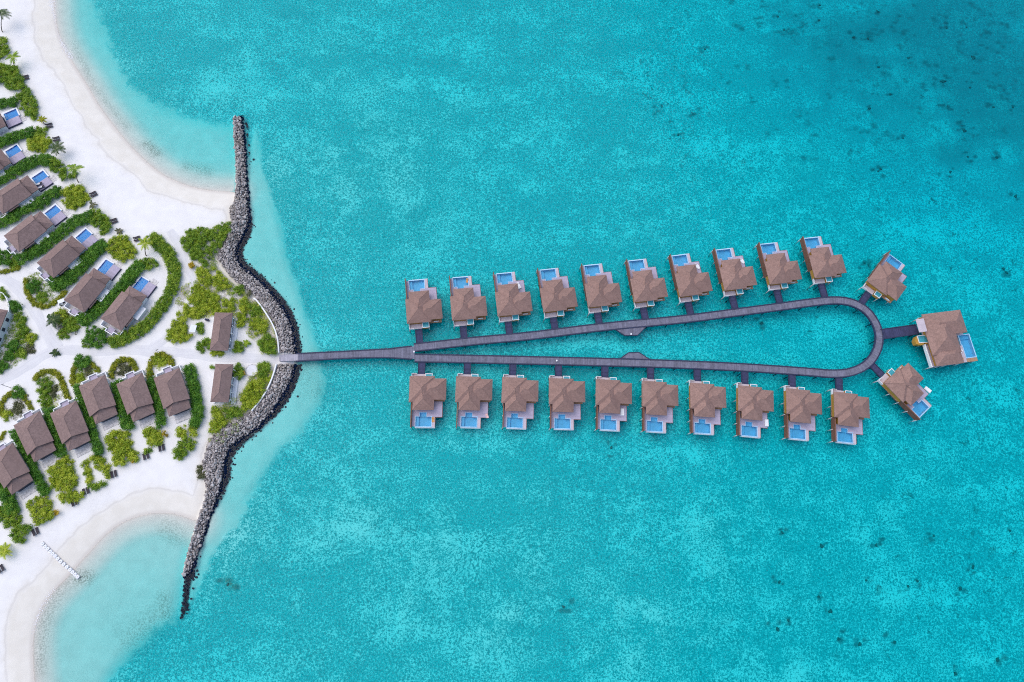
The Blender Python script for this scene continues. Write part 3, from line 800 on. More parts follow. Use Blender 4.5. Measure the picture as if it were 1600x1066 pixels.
g = MB(); g.box(xb1 - .6, xb1 - .56, yb + 2.2, ym - .5, ZD + .1, ZE - .7); g.build('glass_door', MT['glass'], big)
g = MB(); g.box(xe - .5, xe - .46, ym + 1.5, yt - 1.5, ZD + .3, ZE - .4); g.build('window', MT['glass'], big)
MB().box(xw + .3, xe + .55, ym - .2, yt - .3, ZD - .4, ZD - .005).build('floor_slab', MT['deck2'], big)
MB().box(xb0 - .6, xb1 + .2, yb + .3, ym - .2, ZD - .4, ZD - .002).build('terrace', MT['deck'], big)
pp = [LVp(*q, ZD) for q in ((800, 480), (935, 470), (1005, 775), (890, 790), (835, 610), (775, 620))]
px0, px1, py1, py0 = (pp[0][0] + pp[5][0]) / 2 + .3, (pp[1][0] + pp[2][0]) / 2, (pp[0][1] + pp[1][1]) / 2, (pp[2][1] + pp[3][1]) / 2
xm, ymid = pp[4][0] - .1, (pp[4][1] + pp[5][1]) / 2
b_ = MB().box(xm, px1, py0, py1, ZD - 1.3, ZD - 1.1); b_.box(px0, xm, ymid, py1, ZD - 1.0, ZD - .75)
b_.box(xm, px1 - .02, py1 - 1.3, py1 - .02, ZD - 1.1, ZD - .6)
lp = b_.build('pool_basin', MT['tile'], big)
b_ = MB().box(px1, px1 + .25, py0 - .25, py1 + .25, ZD - 1.35, ZD + .04); b_.box(px0 - .25, px1, py1, py1 + .25, ZD - 1.3, ZD + .05); b_.box(xm - .2, px1, py0 - .25, py0, ZD - 1.3, ZD + .05)
b_.box(px0 - .25, px0, ymid - .2, py1, ZD - 1.0, ZD + .045); b_.box(px0, xm - .2, ymid - .2, ymid, ZD - 1.0, ZD + .04); b_.box(xm - .2, xm, py0, ymid, ZD - 1.3, ZD + .045)
b_.build('pool_rim', MT['rim'], lp)
MB().poly([(xm, py0, ZD - .08), (px1, py0, ZD - .08), (px1, py1, ZD - .08), (px0, py1, ZD - .08), (px0, ymid, ZD - .08), (xm, ymid, ZD - .08)], [(0, 1, 2, 3, 4, 5)]).build('pool_water', MT['poolwater'], lp)
MB().box(xb1 + .22, xm - .22, py0 - 1.4, ymid - .22, ZD - .3, ZD - .01).build('sun_shelf', MT['deck2'], big)
MB().box(xm - .2, px1 + .2, py0 - 1.4, py0 - .27, ZD - .3, ZD - .012).build('side_step', MT['tanwood'], big)
pc = [LVp(*q, ZE + 1) for q in ((185, 260), (295, 245), (345, 425), (235, 440))]
MB().prism([tuple(p) for p in pc], ZE + .9, ZE + 1.0).build('porch_canopy', MT['deck2'], big)
tp = [LVp(*q, ZD + .6) for q in ((205, 490), (320, 480), (385, 520), (385, 575), (235, 585))]
tcx, tcy = np.mean(tp, axis=0)
tub = MB().prism([tuple(p) for p in [LVp(*q, ZD) for q in ((180, 500), (320, 490), (395, 530), (395, 590), (250, 620), (180, 612), (160, 560))]], ZD - 1.2, ZD + .5).build('tub_box', MT['ochre'], big)
MB().wall([tuple(p) for p in tp + tp[:1]], ZD + .505, ZD + .7, .22).build('tub_rim', MT['white'], tub)
MB().prism([tuple(p) for p in tp], ZD + .502, ZD + .58).build('tub_water', MT['tubtile'], tub)
MB().box(xb0 - .85, xb0 - .5, yb + .2, ym - 1.2, ZD - .6, ZD + .5).build('side_rail', MT['white'], big)
b_ = MB()
for k in range(6): b_.box(xe + .5, xe + .58, ym + .3 + k * 1.2, ym + .4 + k * 1.2, ZD, ZD + 1.0)
b_.box(xe + .48, xe + .6, ym + .1, ym + 6.6, ZD + 1.0, ZD + 1.08); b_.build('balcony_rail', MT['beam'], big)
for (u, v) in [(xb0 - .5, yb + .4), (xb0 - .4, ym - 1.4), (xb0 + 2, yb + .4), (xb0 + 4.3, yb + .4), (xb1 + .1, yb + .4), (px1 - .2, py0 - 1.2), (px1, py1), (xe + .3, yt - .5), (xw + .5, yt - .6), (xw + .5, ym + .3), (xw + 5, yt - .6), (xw + 6, ym + 1), (tcx - 1.5, tcy - .6), (tcx + .6, tcy - .9), (tcx - 1.7, tcy + .5)]:
    MB().cyl(u, v, -4, ZD - .41, .17, 8).build('pile', MT['pile'], big)

# ------------------------------------------------------------------ boardwalk
ZB = 1.6
zt = ZB
loopc = [(647, 543.3), (690, 538.5), (750, 531.8), (825, 525.6), (950, 509.5), (1059, 500.3), (1160, 487), (1220, 479.2), (1270, 472.3), (1300, 469), (1325, 470.5), (1345, 478.5), (1358, 489), (1367, 502), (1373, 517), (1374.5, 531), (1370.5, 549), (1359, 566.5), (1342, 577.8), (1320, 584), (1290, 584), (1279, 582.3), (1160, 573.8), (1040, 568.5), (930, 565.5), (820, 563), (730, 561), (648, 559.5)]
loop = smooth_line(PL(loopc, zt), 2)


def strip_mesh(line, w, z0, z1, name, mat, parent, w2=None):
    ln, q = resample(line, 0.9)
    t = np.gradient(ln, axis=0); t /= np.linalg.norm(t, axis=1)[:, None]
    nrm = np.column_stack([-t[:, 1], t[:, 0]])
    hw = np.full(len(ln), w / 2) if np.isscalar(w) else np.interp(q, np.linspace(0, q[-1], len(w)), np.array(w) / 2)
    V, uv, Fc = [], [], []
    for i in range(len(ln)):
        l, r_ = ln[i] + nrm[i] * hw[i], ln[i] - nrm[i] * hw[i]
        for pnt, zz, vv in ((l, z1, hw[i]), (r_, z1, -hw[i]), (r_, z0, -hw[i]), (l, z0, hw[i])):
            V.append((pnt[0], pnt[1], zz)); uv.append((q[i], vv))
    for i in range(len(ln) - 1):
        a, b = 4 * i, 4 * i + 4
        for j in range(4): Fc.append((a + j, b + j, b + (j + 1) % 4, a + (j + 1) % 4))
    Fc += [(0, 1, 2, 3), tuple(4 * (len(ln) - 1) + j for j in (3, 2, 1, 0))]
    m = MB(); m.poly(V, Fc)
    return m.build(name, mat, parent, uv=uv), ln, nrm, hw


bw = empty('boardwalk', (*P(700, 550, 0), 0), 0, 'long weathered wooden boardwalk forking into a teardrop loop over the lagoon', 'boardwalk')
_o = P(700, 550, 0)
sh = lambda l: np.asarray(l) - _o
deck_o, ln, nrm, hw = strip_mesh(sh(loop), 2.15, ZB - .25, ZB, 'loop_deck', MT['walk'], bw)
for sgn in (1, -1):
    off = ln + nrm * (hw[:, None] + .1) * sgn
    strip_mesh(off, .34, ZB - .45, ZB + .16, 'kerb_beam', MT['beam'], bw)
stem = smooth_line(PL([(438, 559.6), (452, 559.2), (466, 558.5), (500, 556.5), (560, 553.5), (600, 552.2), (648, 551)], zt), 2)
strip_mesh(sh(smooth_line(PL([(436, 559.7), (444, 559.4), (452, 559.2), (466, 558.5)], zt + .02), 1)), 1.96, ZB - .1, ZB + .022, 'landing_deck', MT['landing'], bw)
_s, ls, ns, hs = strip_mesh(sh(stem), [2.1, 2.1, 2.0, 2.1, 2.5, 4.0], ZB - .27, ZB + .004, 'stem_deck', MT['walk'], bw)
for sgn in (1, -1):
    off = (ls + ns * (hs[:, None] + .1) * sgn)[(ls + _o)[:, 0] > P(462, 556, zt)[0]]
    off = off[:-1]
    strip_mesh(off, .34, ZB - .45, ZB + .164, 'kerb_beam', MT['beam'], bw)
for pts4 in ([(962, 515.2), (976, 524.5), (996, 524.2), (1009, 511.5), (1005, 508), (965, 511)], [(968, 561), (982, 551), (998.6, 550.8), (1017, 563), (1012, 566), (972, 564)]):
    q4 = sh(PL(pts4, zt))
    MB().prism([tuple(p) for p in q4], ZB - .28, ZB - .006).build('lookout_deck', MT['walk'], bw, uv=[(p[0], p[1]) for p in q4] * 2)
    MB().wall([tuple(p) for p in q4[:4]], ZB - .4, ZB + .17, .2).build('lookout_kerb', MT['beam'], bw)
q4 = sh(PL([(646.8, 550.5), (646.3, 553.5), (652, 554.5), (652, 551)], zt))
k = 0
for i in range(3, len(ln), 7):
    for sgn in (1, -1):
        if k < 96:
            c = ln[i] + nrm[i] * .85 * sgn; MB().cyl(c[0], c[1], -4, ZB - .26, .13, 6).build('pile', MT['beam'], bw); k += 1

# short links from the loop to each villa
for (loc, a, Rz, m, lab) in villas:
    short = lab.split('villa, ')[1] if 'villa, ' in lab else ('diagonal villa at the upper end' if m > 0 else 'diagonal villa at the lower end')
    c0 = loc + Rz @ np.array([3.15, m * -1.3])
    d = Rz @ np.array([0, -m * 1.0])
    # run until the boardwalk edge
    D = resample(loop, .4)[0] - c0; tt = D @ d; off = np.abs(D @ np.array([-d[1], d[0]]))
    cand = tt[(off < 1.6) & (tt > 0)]
    L = (cand.min() if len(cand) else 5.0) - 1.25
    ang = math.atan2(d[1], d[0])
    o = empty('link_walkway', (c0[0], c0[1], 0), ang, ('short dark walkway to the ' + short + (' of the loop' if 'diagonal' in short else '')).replace('first from the island in the', 'villa nearest the island in the')[:110], 'walkway', 'short walkways between boardwalk and villas')
    strip_mesh(np.array([[-.1, 0], [L, 0]]), 1.75, ZB - .3, ZB - .03, 'deck', MT['link'], o)
    for sg in (1, -1):
        MB().box(-.1, L, sg * .98 - .1, sg * .98 + .1, ZB - .42, ZB + .1).build('kerb_beam', MT['beam'], o)
        for u in (.4, L - .4): MB().cyl(u, sg * .8, -4, ZB - .31, .12, 6).build('pile', MT['beam'], o)
a0, a1 = P(1379, 522, ZB), P(1434, 514.5, ZB)
dv = a1 - a0; Lk = float(np.linalg.norm(dv))
o = empty('link_walkway', (a0[0], a0[1], 0), math.atan2(dv[1], dv[0]), 'wide dark walkway from the loop to the largest villa', 'walkway', 'short walkways between boardwalk and villas')
strip_mesh(np.array([[-.6, 0], [Lk, 0]]), 2.9, ZB - .3, ZB - .03, 'deck', MT['link'], o)
for sg in (1, -1):
    MB().box(-.3, Lk, sg * 1.56 - .1, sg * 1.56 + .1, ZB - .42, ZB + .12).build('kerb_beam', MT['beam'], o)
    for u in (1.5, 5, Lk - 1): MB().cyl(u, sg * 1.3, -4, ZB - .31, .13, 6).build('pile', MT['beam'], o)
for px, py, lab in [(647.2, 550.5, 'small white lamp box where the boardwalk forks'), (985.5, 523, 'small white lamp box on the upper lookout of the boardwalk'), (869.5, 564.5, 'small white lamp box on the lower arm of the boardwalk')]:
    x, y = P(px, py, ZB); o = empty('boardwalk_lamp', (x, y, ZB), 0, lab, 'lamp')
    MB().box(-.16, .16, -.2, .2, 0.01, .7).build('body', MT['white'], o); MB().box(-.2, .2, -.24, .24, .705, .76).build('cap', MT['white'], o)

# ------------------------------------------------------------------ beach villas


def beach_villa(root, pool):
    """local: +y out to the beach, roof front at y=0, rear at y=-12.4"""
    E = ZG + 3.0
    r = MB(); r.hip(-3.75, 3.75, -12.4, -2.7, E, 0.55, gable='y1'); r.hip(-3.15, 3.15, -6.5, 0, E - .35, 0.55)
    r.box(2.6, 4.05, -10.6, -7.4, E - .6, E - .38) if pool else None
    roof = r.build('roof', MT['roof_beach'], root)
    cap = MB()
    hz = 3.75 * .55
    for A, B in (((-3.7, -12.35, E), (0, -8.65, E + hz)), ((3.7, -12.35, E), (0, -8.65, E + hz)), ((0, -8.65, E + hz), (0, -2.65, E + hz)), ((-3.1, -.05, E - .35), (0, -3.15, E - .35 + 3.15 * .55)), ((3.1, -.05, E - .35), (0, -3.15, E - .35 + 3.15 * .55))):
        A, B = Vector(A), Vector(B); d = B - A; n = Vector((-d.y, d.x, 0)).normalized() * .09
        cap.poly([A - n, A + n, B + n, B - n, A + Vector((0, 0, .06)), B + Vector((0, 0, .06))], [(0, 1, 4), (0, 4, 5, 3), (1, 2, 5, 4), (2, 3, 5)])
    for sx in (-1, 1):
        A, B = Vector((sx * 3.78, -2.69, E - .1)), Vector((0, -2.69, E + hz - .02)); u = Vector((0, .16, 0))
        cap.poly([A, B, B + u, A + u, A + Vector((0, 0, .14)), B + Vector((0, 0, .14)), B + u + Vector((0, 0, .14)), A + u + Vector((0, 0, .14))], [(0, 1, 2, 3), (4, 5, 6, 7), (0, 1, 5, 4), (2, 3, 7, 6)])
    cap.build('ridge_cap', MT['roof_beach'], roof)
    w = MB(); w.box(-3.2, 3.2, -11.8, -3.2, ZG - .5, E - .24); w.box(-2.7, 2.7, -3.2, -.5, ZG - .5, E - .58); w.build('wall', MT['whitewall'], root)
    MB().box(-2.2, 2.2, -.5, -.46, ZG + .1, ZG + 2.2).build('glass_door', MT['glass'], root)
    MB().box(3.2, 3.24, -11.0, -10.0, ZG + .9, ZG + 2.1).build('window', MT['glass'], root)
    # walled entry court behind the house
    c = MB(); t = .22
    for x0, x1, yy in ((-3.6, -1.1, -14.0), (1.1, 3.4, -13.9)):
        c.box(x0, x1, yy, yy + t, ZG - .3, ZG + 1.5)
    c.box(-3.6, -3.6 + t, -14.0 + t, -12.3, ZG - .3, ZG + 1.5); c.box(3.4 - t, 3.4, -13.9 + t, -12.3, ZG - .3, ZG + 1.5)
    c.box(-1.1 - t, -1.1, -14.75, -14.0, ZG - .3, ZG + 1.52); c.box(1.1, 1.1 + t, -14.75, -13.9, ZG - .3, ZG + 1.52); c.box(-1.1, 1.1, -14.75, -14.75 + t, ZG - .3, ZG + 1.52)
    c.build('court_wall', MT['white'], root)
    MB().box(-1.0, 1.0, -14.4, -12.9, ZG + 1.0, ZG + 1.12).build('court_canopy', MT['deck'], root)
    MB().box(-3.3, 3.1, -13.7, -11.9, ZG - .2, ZG + .1).build('court_floor', MT['stone'], root)
    if pool:
        MB().box(3.3, 4.9, -7.4, -3.3, ZG - .3, ZG + 1.7).build('garden_wall', MT['white'], root)
        zp = ZG + .50
        d = MB(); d.box(-3.9, -3.35, -.3, 4.5, ZG - .3, zp); d.box(-3.35, -.55, -.3, .1, ZG - .3, zp); d.box(-3.35, -.55, 4.1, 4.5, ZG - .3, zp)
        d.build('pool_surround', MT['white'], root)
        MB().box(-.55, 2.3, -.3, 4.0, ZG - .3, zp + .01).build('terrace', MT['deck'], root)
        MB().box(2.3, 2.42, -1.5, 4.0, ZG - .3, zp + .1).build('terrace_edge', MT['beam'], root)
        p = MB(); p.box(-3.35, -.55, .1, 4.1, ZG - .2, ZG + .12); p.box(-3.32, -.58, .13, .8, ZG + .12, ZG + .26)
        p.box(-3.35, -3.33, .1, 4.1, ZG + .12, zp - .02); p.box(-.57, -.55, .1, 4.1, ZG + .12, zp - .02); p.box(-3.33, -.57, 4.08, 4.1, ZG + .12, zp - .02)
        bs = p.build('pool_basin', MT['tile2'], root)
        MB().poly([(-3.33, .1, zp - .07), (-.57, .1, zp - .07), (-.57, 4.08, zp - .07), (-3.33, 4.08, zp - .07)], [(0, 1, 2, 3)]).build('pool_water', MT['poolwater'], bs)
        st = MB()
        for i in range(2):
            for j in range(3): st.box(-.3 + j * .75, .35 + j * .75, 4.15 + i * .75, 4.8 + i * .75, ZG - .1, ZG + .08)
        st.build('stepping_stones', MT['stone'], root)
    else:
        MB().box(-1.7, 2.7, -.2, 1.9, ZG - .2, ZG + .12).build('patio', MT['stone'], root)


DV = [((0, 706), (33.2, 761)), ((41.6, 654), (69.2, 712)), ((99, 637), (122.7, 695.5)), ((143.6, 595), (165.4, 654.3)), ((202, 592), (224, 651)), ((260, 582.7), (280.4, 644))]
pv_lab = ['topmost beach pool villa, only its pool deck inside the picture', 'second beach pool villa from the top, mostly beyond the edge', 'beach pool villa with two white loungers beside its pool', 'fourth beach pool villa from the top of the row',
          'fifth beach pool villa from the top of the row', 'beach pool villa with a white buggy parked at its court', 'lowest beach pool villa, nearest the curved path to the boardwalk']
dv_lab = ['lowest poolless beach villa, cut by the edge beside the bay', 'second poolless beach villa counting up from the bay', 'third poolless beach villa counting up from the bay', 'fourth poolless beach villa counting up from the bay', 'fifth poolless beach villa counting up from the bay', 'poolless beach villa nearest the boardwalk']
for src, labs, pool, gr in ((PV, pv_lab, True, 'beach villas with pools'), (DV, dv_lab, False, 'beach villas without pools')):
    proto = None
    for (re, fr), lb in zip(src, labs):
        loc, a = front_pose(re, fr)
        if proto is None:
            proto = empty('beach_villa', (0, 0, 0), 0, lb, 'villa', gr); beach_villa(proto, pool); o = proto
        else: o = copy_tree(proto)
        o.location = (loc[0], loc[1], 0); o.rotation_euler = (0, 0, a); o['label'] = lb

# two long service pavilions by the boardwalk head
for quad, lab in ((Z(310, 460, 8.883, [(193, 258), (447, 252), (442, 778), (190, 778)]), 'long brown hipped pavilion above the boardwalk path'), (Z(310, 550, 8.883, [(197, 172), (450, 168), (452, 692), (203, 700)]), 'long brown hipped pavilion below the boardwalk path')):
    E = ZG + 3.0
    q = PL(quad, E); c = q.mean(0); w = (np.linalg.norm(q[1] - q[0]) + np.linalg.norm(q[2] - q[3])) / 2; l = (np.linalg.norm(q[3] - q[0]) + np.linalg.norm(q[2] - q[1])) / 2
    o = empty('pavilion', (c[0], c[1], 0), R(-.5), lab, 'pavilion', 'service pavilions at the boardwalk head')
    rf = MB().hip(-w / 2, w / 2, -l / 2, l / 2, E, .52).build('roof', MT['roof_beach'], o)
    MB().box(-w / 2 + .3, w / 2 - .5, -l / 2 + .5, l / 2 - .5, ZG - .4, E - .25).build('wall', MT['whitewall'], o)
    cp = MB(); h = w / 2 * .52
    for A, B in (((-w / 2, -l / 2, E), (0, -l / 2 + w / 2, E + h)), ((w / 2, -l / 2, E), (0, -l / 2 + w / 2, E + h)), ((-w / 2, l / 2, E), (0, l / 2 - w / 2, E + h)), ((w / 2, l / 2, E), (0, l / 2 - w / 2, E + h)), ((0, -l / 2 + w / 2, E + h), (0, l / 2 - w / 2, E + h))):
        A, B = Vector(A), Vector(B); d = B - A; n = Vector((-d.y, d.x, 0)).normalized() * .09
        cp.poly([A - n, A + n, B + n, B - n, A + Vector((0, 0, .06)), B + Vector((0, 0, .06))], [(0, 1, 4), (0, 4, 5, 3), (1, 2, 5, 4), (2, 3, 5)])
    cp.build('ridge_cap', MT['roof_beach'], rf)
    MB().box(-w / 2 - .25, -w / 2 + .29, -l / 2 + .2, l / 2 - .6, ZG - .3, ZG + .35).build('plinth', MT['white'], o)
    MB().box(w / 2 - .3, w / 2 + 1.0, -l / 2 + .1, l / 2 - 1.3, ZG - .3, ZG + .3).build('terrace', MT['whitewall'], o)
    for i in range(5): MB().cyl(w / 2 + .3, -l / 2 + .8 + i * (l - 2.4) / 4, ZG + .3, E - .24, .1, 8).build('column', MT['white'], o)
    for i in range(3): MB().box(w / 2 - .5, w / 2 - .46, -l / 2 + 1.2 + i * 3.2, -l / 2 + 2.4 + i * 3.2, ZG + .9, ZG + 2.1).build('window', MT['glass'], o)

# white building at the edge with slit windows
E = ZG + 3.2
cA = P(11.8, 485, E); cB = P(-4, 525, E)
dd = (cB - cA) / np.linalg.norm(cB - cA); an = math.atan2(dd[1], dd[0])
o = empty('white_building', (cA[0], cA[1], 0), an, 'white walled building with brown roof and slit windows at the picture edge', 'building')
MB().hip(0, 17, -9.5, 0, E, .5).build('roof', MT['roof_beach'], o)
MB().box(.25, 16.8, -9.2, -.25, ZG - .4, E - .26).build('wall', MT['whitewall'], o)
for i in range(4): MB().box(2.0 + i * 3.0, 3.0 + i * 3.0, -.25, -.2, ZG + .9, ZG + 2.2).build('window', MT['glass'], o)
g = empty('garden_wall', (0, 0, 0), 0, 'curved low white wall round the court of the edge building', 'wall')
MB().wall([tuple(p) for p in smooth_line(PL([(-3, 457), (3, 457), (8, 462), (12, 470), (14.8, 477), (14, 484), (12.8, 492)], ZG + 1.2), 2)], ZG - .3, ZG + 1.4, .25).build('coping', MT['white'], g)

# low white retaining walls along the rock edge
for pts_, lab in (([(396, 466), (401, 469), (414, 487), (427, 508), (434, 529), (435.5, 551)], 'low white curved wall above the path along the rocks'), ([(431.5, 569), (425, 592), (412, 619), (393, 642)], 'low white curved wall below the path along the rocks')):
    g = empty('retaining_wall', (0, 0, 0), 0, lab, 'wall')
    MB().wall([tuple(p) for p in smooth_line(PL(pts_, 1.9), 2)], .6, 1.98, .38).build('coping', MT['white'], g)

# ------------------------------------------------------------------ raked sand lanes
def M_path():
    t = NT('raked_sand')
    geo = t.n('ShaderNodeNewGeometry').outputs['Position']
    uv = t.n('ShaderNodeTexCoord').outputs['UV']
    v = t.n('ShaderNodeSeparateXYZ', {0: uv}).outputs[1]
    nm = t.noise(geo, 0.3, 4, 0.6); nff = t.noise(geo, 3.0, 2, 0.6)
    col = t.mix(t.ramp(nm, 0.25, 0.8), (0.655, 0.635, 0.635), (0.735, 0.715, 0.705))
    trk = t.math('MULTIPLY', t.ramp(t.math('ABSOLUTE', t.math('SUBTRACT', t.math('ABSOLUTE', v), 0.62)), 0.22, 0.04), t.ramp(nff, 0.3, 0.7))
    col = t.mix(t.math('MULTIPLY', trk, 0.45), col, (0.56, 0.54, 0.56))
    return t.out(t.bsdf(col, 0.9, 0.15, bump=nff, bs=0.2))


mpath = M_path()
for k, (pl, w, lab) in enumerate([([(458, 559), (440, 559.4), (428, 559.5), (400, 560), (350, 557.5), (300, 553), (255, 550), (200, 546), (150, 549), (110, 547), (80, 548), (50, 566), (20, 586), (-40, 615)], 4.2, 'raked sand lane from the boardwalk across the island'),
                                 ([(90, 545), (70, 515), (52, 480), (30, 450), (0, 430), (-40, 410)], 4.4, 'raked sand lane along the pool villas'),
                                 ([(235, 546), (262, 528), (288, 494), (304, 462), (303, 435), (286, 408), (282, 385), (265, 360)], 3.6, 'raked sand lane up to the beach')]):
    ln, q = resample(smooth_line(PL(pl, ZG), 2), 0.8)
    t = np.gradient(ln, axis=0); t /= np.linalg.norm(t, axis=1)[:, None]
    nr = np.column_stack([-t[:, 1], t[:, 0]])
    cols = np.linspace(-1, 1, 7)
    wv = w / 2 * (1 + 0.12 * np.sin(q * 0.35 + k) + 0.08 * np.sin(q * 1.1))
    V = np.stack([ln + nr * (wv * c)[:, None] for c in cols], 1).reshape(-1, 2)
    n_ = len(ln)
    z_ = terrain(V)[0] + 0.03 + 0.006 * k - 0.12 * np.tile(np.abs(cols) > .99, n_)
    n = len(ln); idx = np.arange(n * 7).reshape(n, 7)
    Fq = np.column_stack([idx[:-1, :-1].ravel(), idx[1:, :-1].ravel(), idx[1:, 1:].ravel(), idx[:-1, 1:].ravel()])
    o = np_mesh('path', np.column_stack([V, z_]), Fq[:, ::-1], mpath, smooth=True)
    ul = o.data.uv_layers.new(name='UVMap')
    uvv = np.column_stack([np.repeat(q, 7), np.tile(cols, n) * w / 2])[Fq[:, ::-1].ravel()]
    ul.data.foreach_set('uv', uvv.astype(np.float32).ravel())
    tag(o, lab, kind='structure')

# ------------------------------------------------------------------ loungers on the sand
def lounger(cushion=None):
    o = bpy.data.objects.new('sun_lounger', None); COL.objects.link(o)
    f = MB(); f.box(-.95, .95, -.33, -.27, .26, .34); f.box(-.95, .95, .27, .33, .26, .34); f.box(-.95, .35, -.268, .268, .27, .33)
    f.build('frame', MT['brown'], o)
    b = MB().poly([(.35, -.268, .31), (.35, .268, .31), (1.0, .268, .62), (1.0, -.268, .62), (.35, -.268, .37), (.35, .268, .37), (1.0, .268, .68), (1.0, -.268, .68)], [(3, 2, 1, 0), (4, 5, 6, 7), (0, 1, 5, 4), (1, 2, 6, 5), (2, 3, 7, 6), (3, 0, 4, 7)])
    b.build('backrest', MT['brown'], o)
    for sx in (-.85, .8):
        for sy in (-.3, .3): MB().box(sx - .035, sx + .035, sy - .03, sy + .03, -.05, .258).build('leg', MT['brown'], o)
    if cushion is not None: MB().box(-.9, .33, -.25, .25, .335, .43).build('cushion', cushion, o)
    return o


LG = [(40.5, 121.6, 20, 'beside the upper beach shrubs below the small palm'), (77.6, 197, 20, 'on the upper sand near the yellowing palm'), (89, 218, 22, 'just above the big dark palm'), (147, 304, 35, 'in front of the round bush past the leaning palm'),
      (179, 346, 28, 'at the end of the hedge tip near the middle of the upper beach'), (215, 374, 25, 'beside the palm at the curved path'), (228.6, 713, -68, 'below the small round bush on the lower beach'), (178, 741, -68, 'by the big light bush of the lower beach'),
      (134.5, 767.6, -65, 'at the corner of the sandy bush plot'), (116.5, 785, -65, 'under the longest light thicket of the lower beach'), (56, 831, -58, 'nearest the line of white pontoons'), (1.5, 889, -50, 'at the lower picture edge above the bay'), (253, 700, -72, 'nearest the rocks on the lower beach')]
proto = None
for px, py, deg, where in LG:
    for sg, which in ((1, 'upper'), (-1, 'lower')) if abs(deg) < 45 else ((-1, 'left'), (1, 'right')):
        c = P(px, py, ZG); a = R(deg); n = np.array([-math.sin(a), math.cos(a)]) * .5 * sg
        if proto is None: proto = lounger(); o = proto
        else: o = copy_tree(proto)
        x, y = c + n; o.location = (x, y, ground(x, y) + .04); o.rotation_euler = (0, 0, a + (math.pi if deg > 0 else 0) + random.uniform(-.06, .06))
        tag(o, f'{which} lounger {where}', 'lounger', 'dark sun loungers in pairs along the beach')
for px, py, which in ((61.6, 288.2, 'upper'), (65, 293.2, 'lower')):
    o = lounger(MT['cushion']); x, y = P(px, py, ZG + .6); o.location = (x, y, ZG + .56); o.rotation_euler = (0, 0, R(24))
    tag(o, f'{which} of two white cushioned loungers on a pool terrace', 'lounger', 'white loungers on a pool terrace')

# pontoons across the beach of the lower bay
PT = Z(60, 840, 13.325, [(130, 130), (183, 185), (233, 232), (285, 290), (330, 335), (380, 382), (428, 437), (482, 497), (543, 552), (600, 612), (657, 667), (705, 720), (757, 770), (808, 818)])
pp_ = PL(PT, .4); dv = pp_[-1] - pp_[0]; an = math.atan2(dv[1], dv[0])
proto = None
for i, (x, y) in enumerate(pp_):
    lab = 'white round-topped pontoon in the line from the beach into the bay'
    if i == 0: lab = 'white pontoon half buried at the beach end of the line'
    if i == len(pp_) - 1: lab = 'white pontoon at the water end of the line'
    if proto is None:
        o = proto = empty('pontoon', (0, 0, 0), 0, lab, 'pontoon', 'white pontoons crossing the lower beach')
        MB().box(-.46, .46, -.5, .5, -.1, .22).build('float', MT['stone'], o)
        MB().cyl(0, 0, .225, .42, .5, 16, .46).build('lid', MT['white'], o); MB().cyl(0, 0, .425, .47, .13, 10).build('valve', MT['stone'], o)
    else: o = copy_tree(proto)
    o.location = (x, y, max(ground(x, y), 0.0) - .02); o.rotation_euler = (0, 0, an); o['label'] = lab

# round pale pad beside the lower pavilion
c = P(393.6, 578.5, ZG + .2)
o = empty('round_pad', (c[0], c[1], ZG), 0, 'round pale paved pad on the sand beside the lower pavilion', 'pad')
MB().cyl(0, 0, -.3, .2, 1.62, 28).build('paving', MT['padstone'], o)
MB().wall([(1.74 * math.cos(i * math.pi / 14), 1.74 * math.sin(i * math.pi / 14)) for i in range(29)], -.3, .24, .2).build('rim', MT['stone'], o)

# buggy
c = P(96.3, 472, ZG + 1.2)
o = empty('golf_buggy', (c[0], c[1], ZG + .08), R(207), 'white golf buggy parked at the court of a pool villa', 'buggy')
b = MB(); b.box(-1.15, .5, -.52, .52, .3, .62); b.box(.5, 1.2, -.5, .5, .3, .8); b.box(-1.15, -.75, -.5, .5, .62, .85); b.build('body', MT['white'], o)
MB().box(-.6, -.1, -.48, .48, .63, .82).build('seat', MT['brown'], o); MB().box(-.72, -.62, -.48, .48, .83, 1.2).build('seat_back', MT['brown'], o)
MB().box(-1.1, .75, -.56, .56, 1.72, 1.8).build('roof', MT['white'], o)
MB().poly([(.62, -.5, 1.7), (.62, .5, 1.7), (.95, .5, .82), (.95, -.5, .82), (.65, -.5, 1.7), (.65, .5, 1.7), (.98, .5, .82), (.98, -.5, .82)], [(0, 1, 2, 3), (7, 6, 5, 4), (0, 3, 7, 4), (1, 5, 6, 2)]).build('windscreen', MT['glass'], o)
for x in (-1.0, .7):
    for y in (-.5, .5): MB().box(x - .03, x + .03, y - .03, y + .03, .8, 1.72).build('post', MT['metal'], o)
for x in (-.75, .8):
    for y in (-.5, .5):
        w_ = MB(); w_.cyl(0, 0, -.1, .1, .27, 14); wo = w_.build('wheel', MT['metal'], o); wo.rotation_euler = (R(90), 0, 0); wo.location = (x, y, .2)

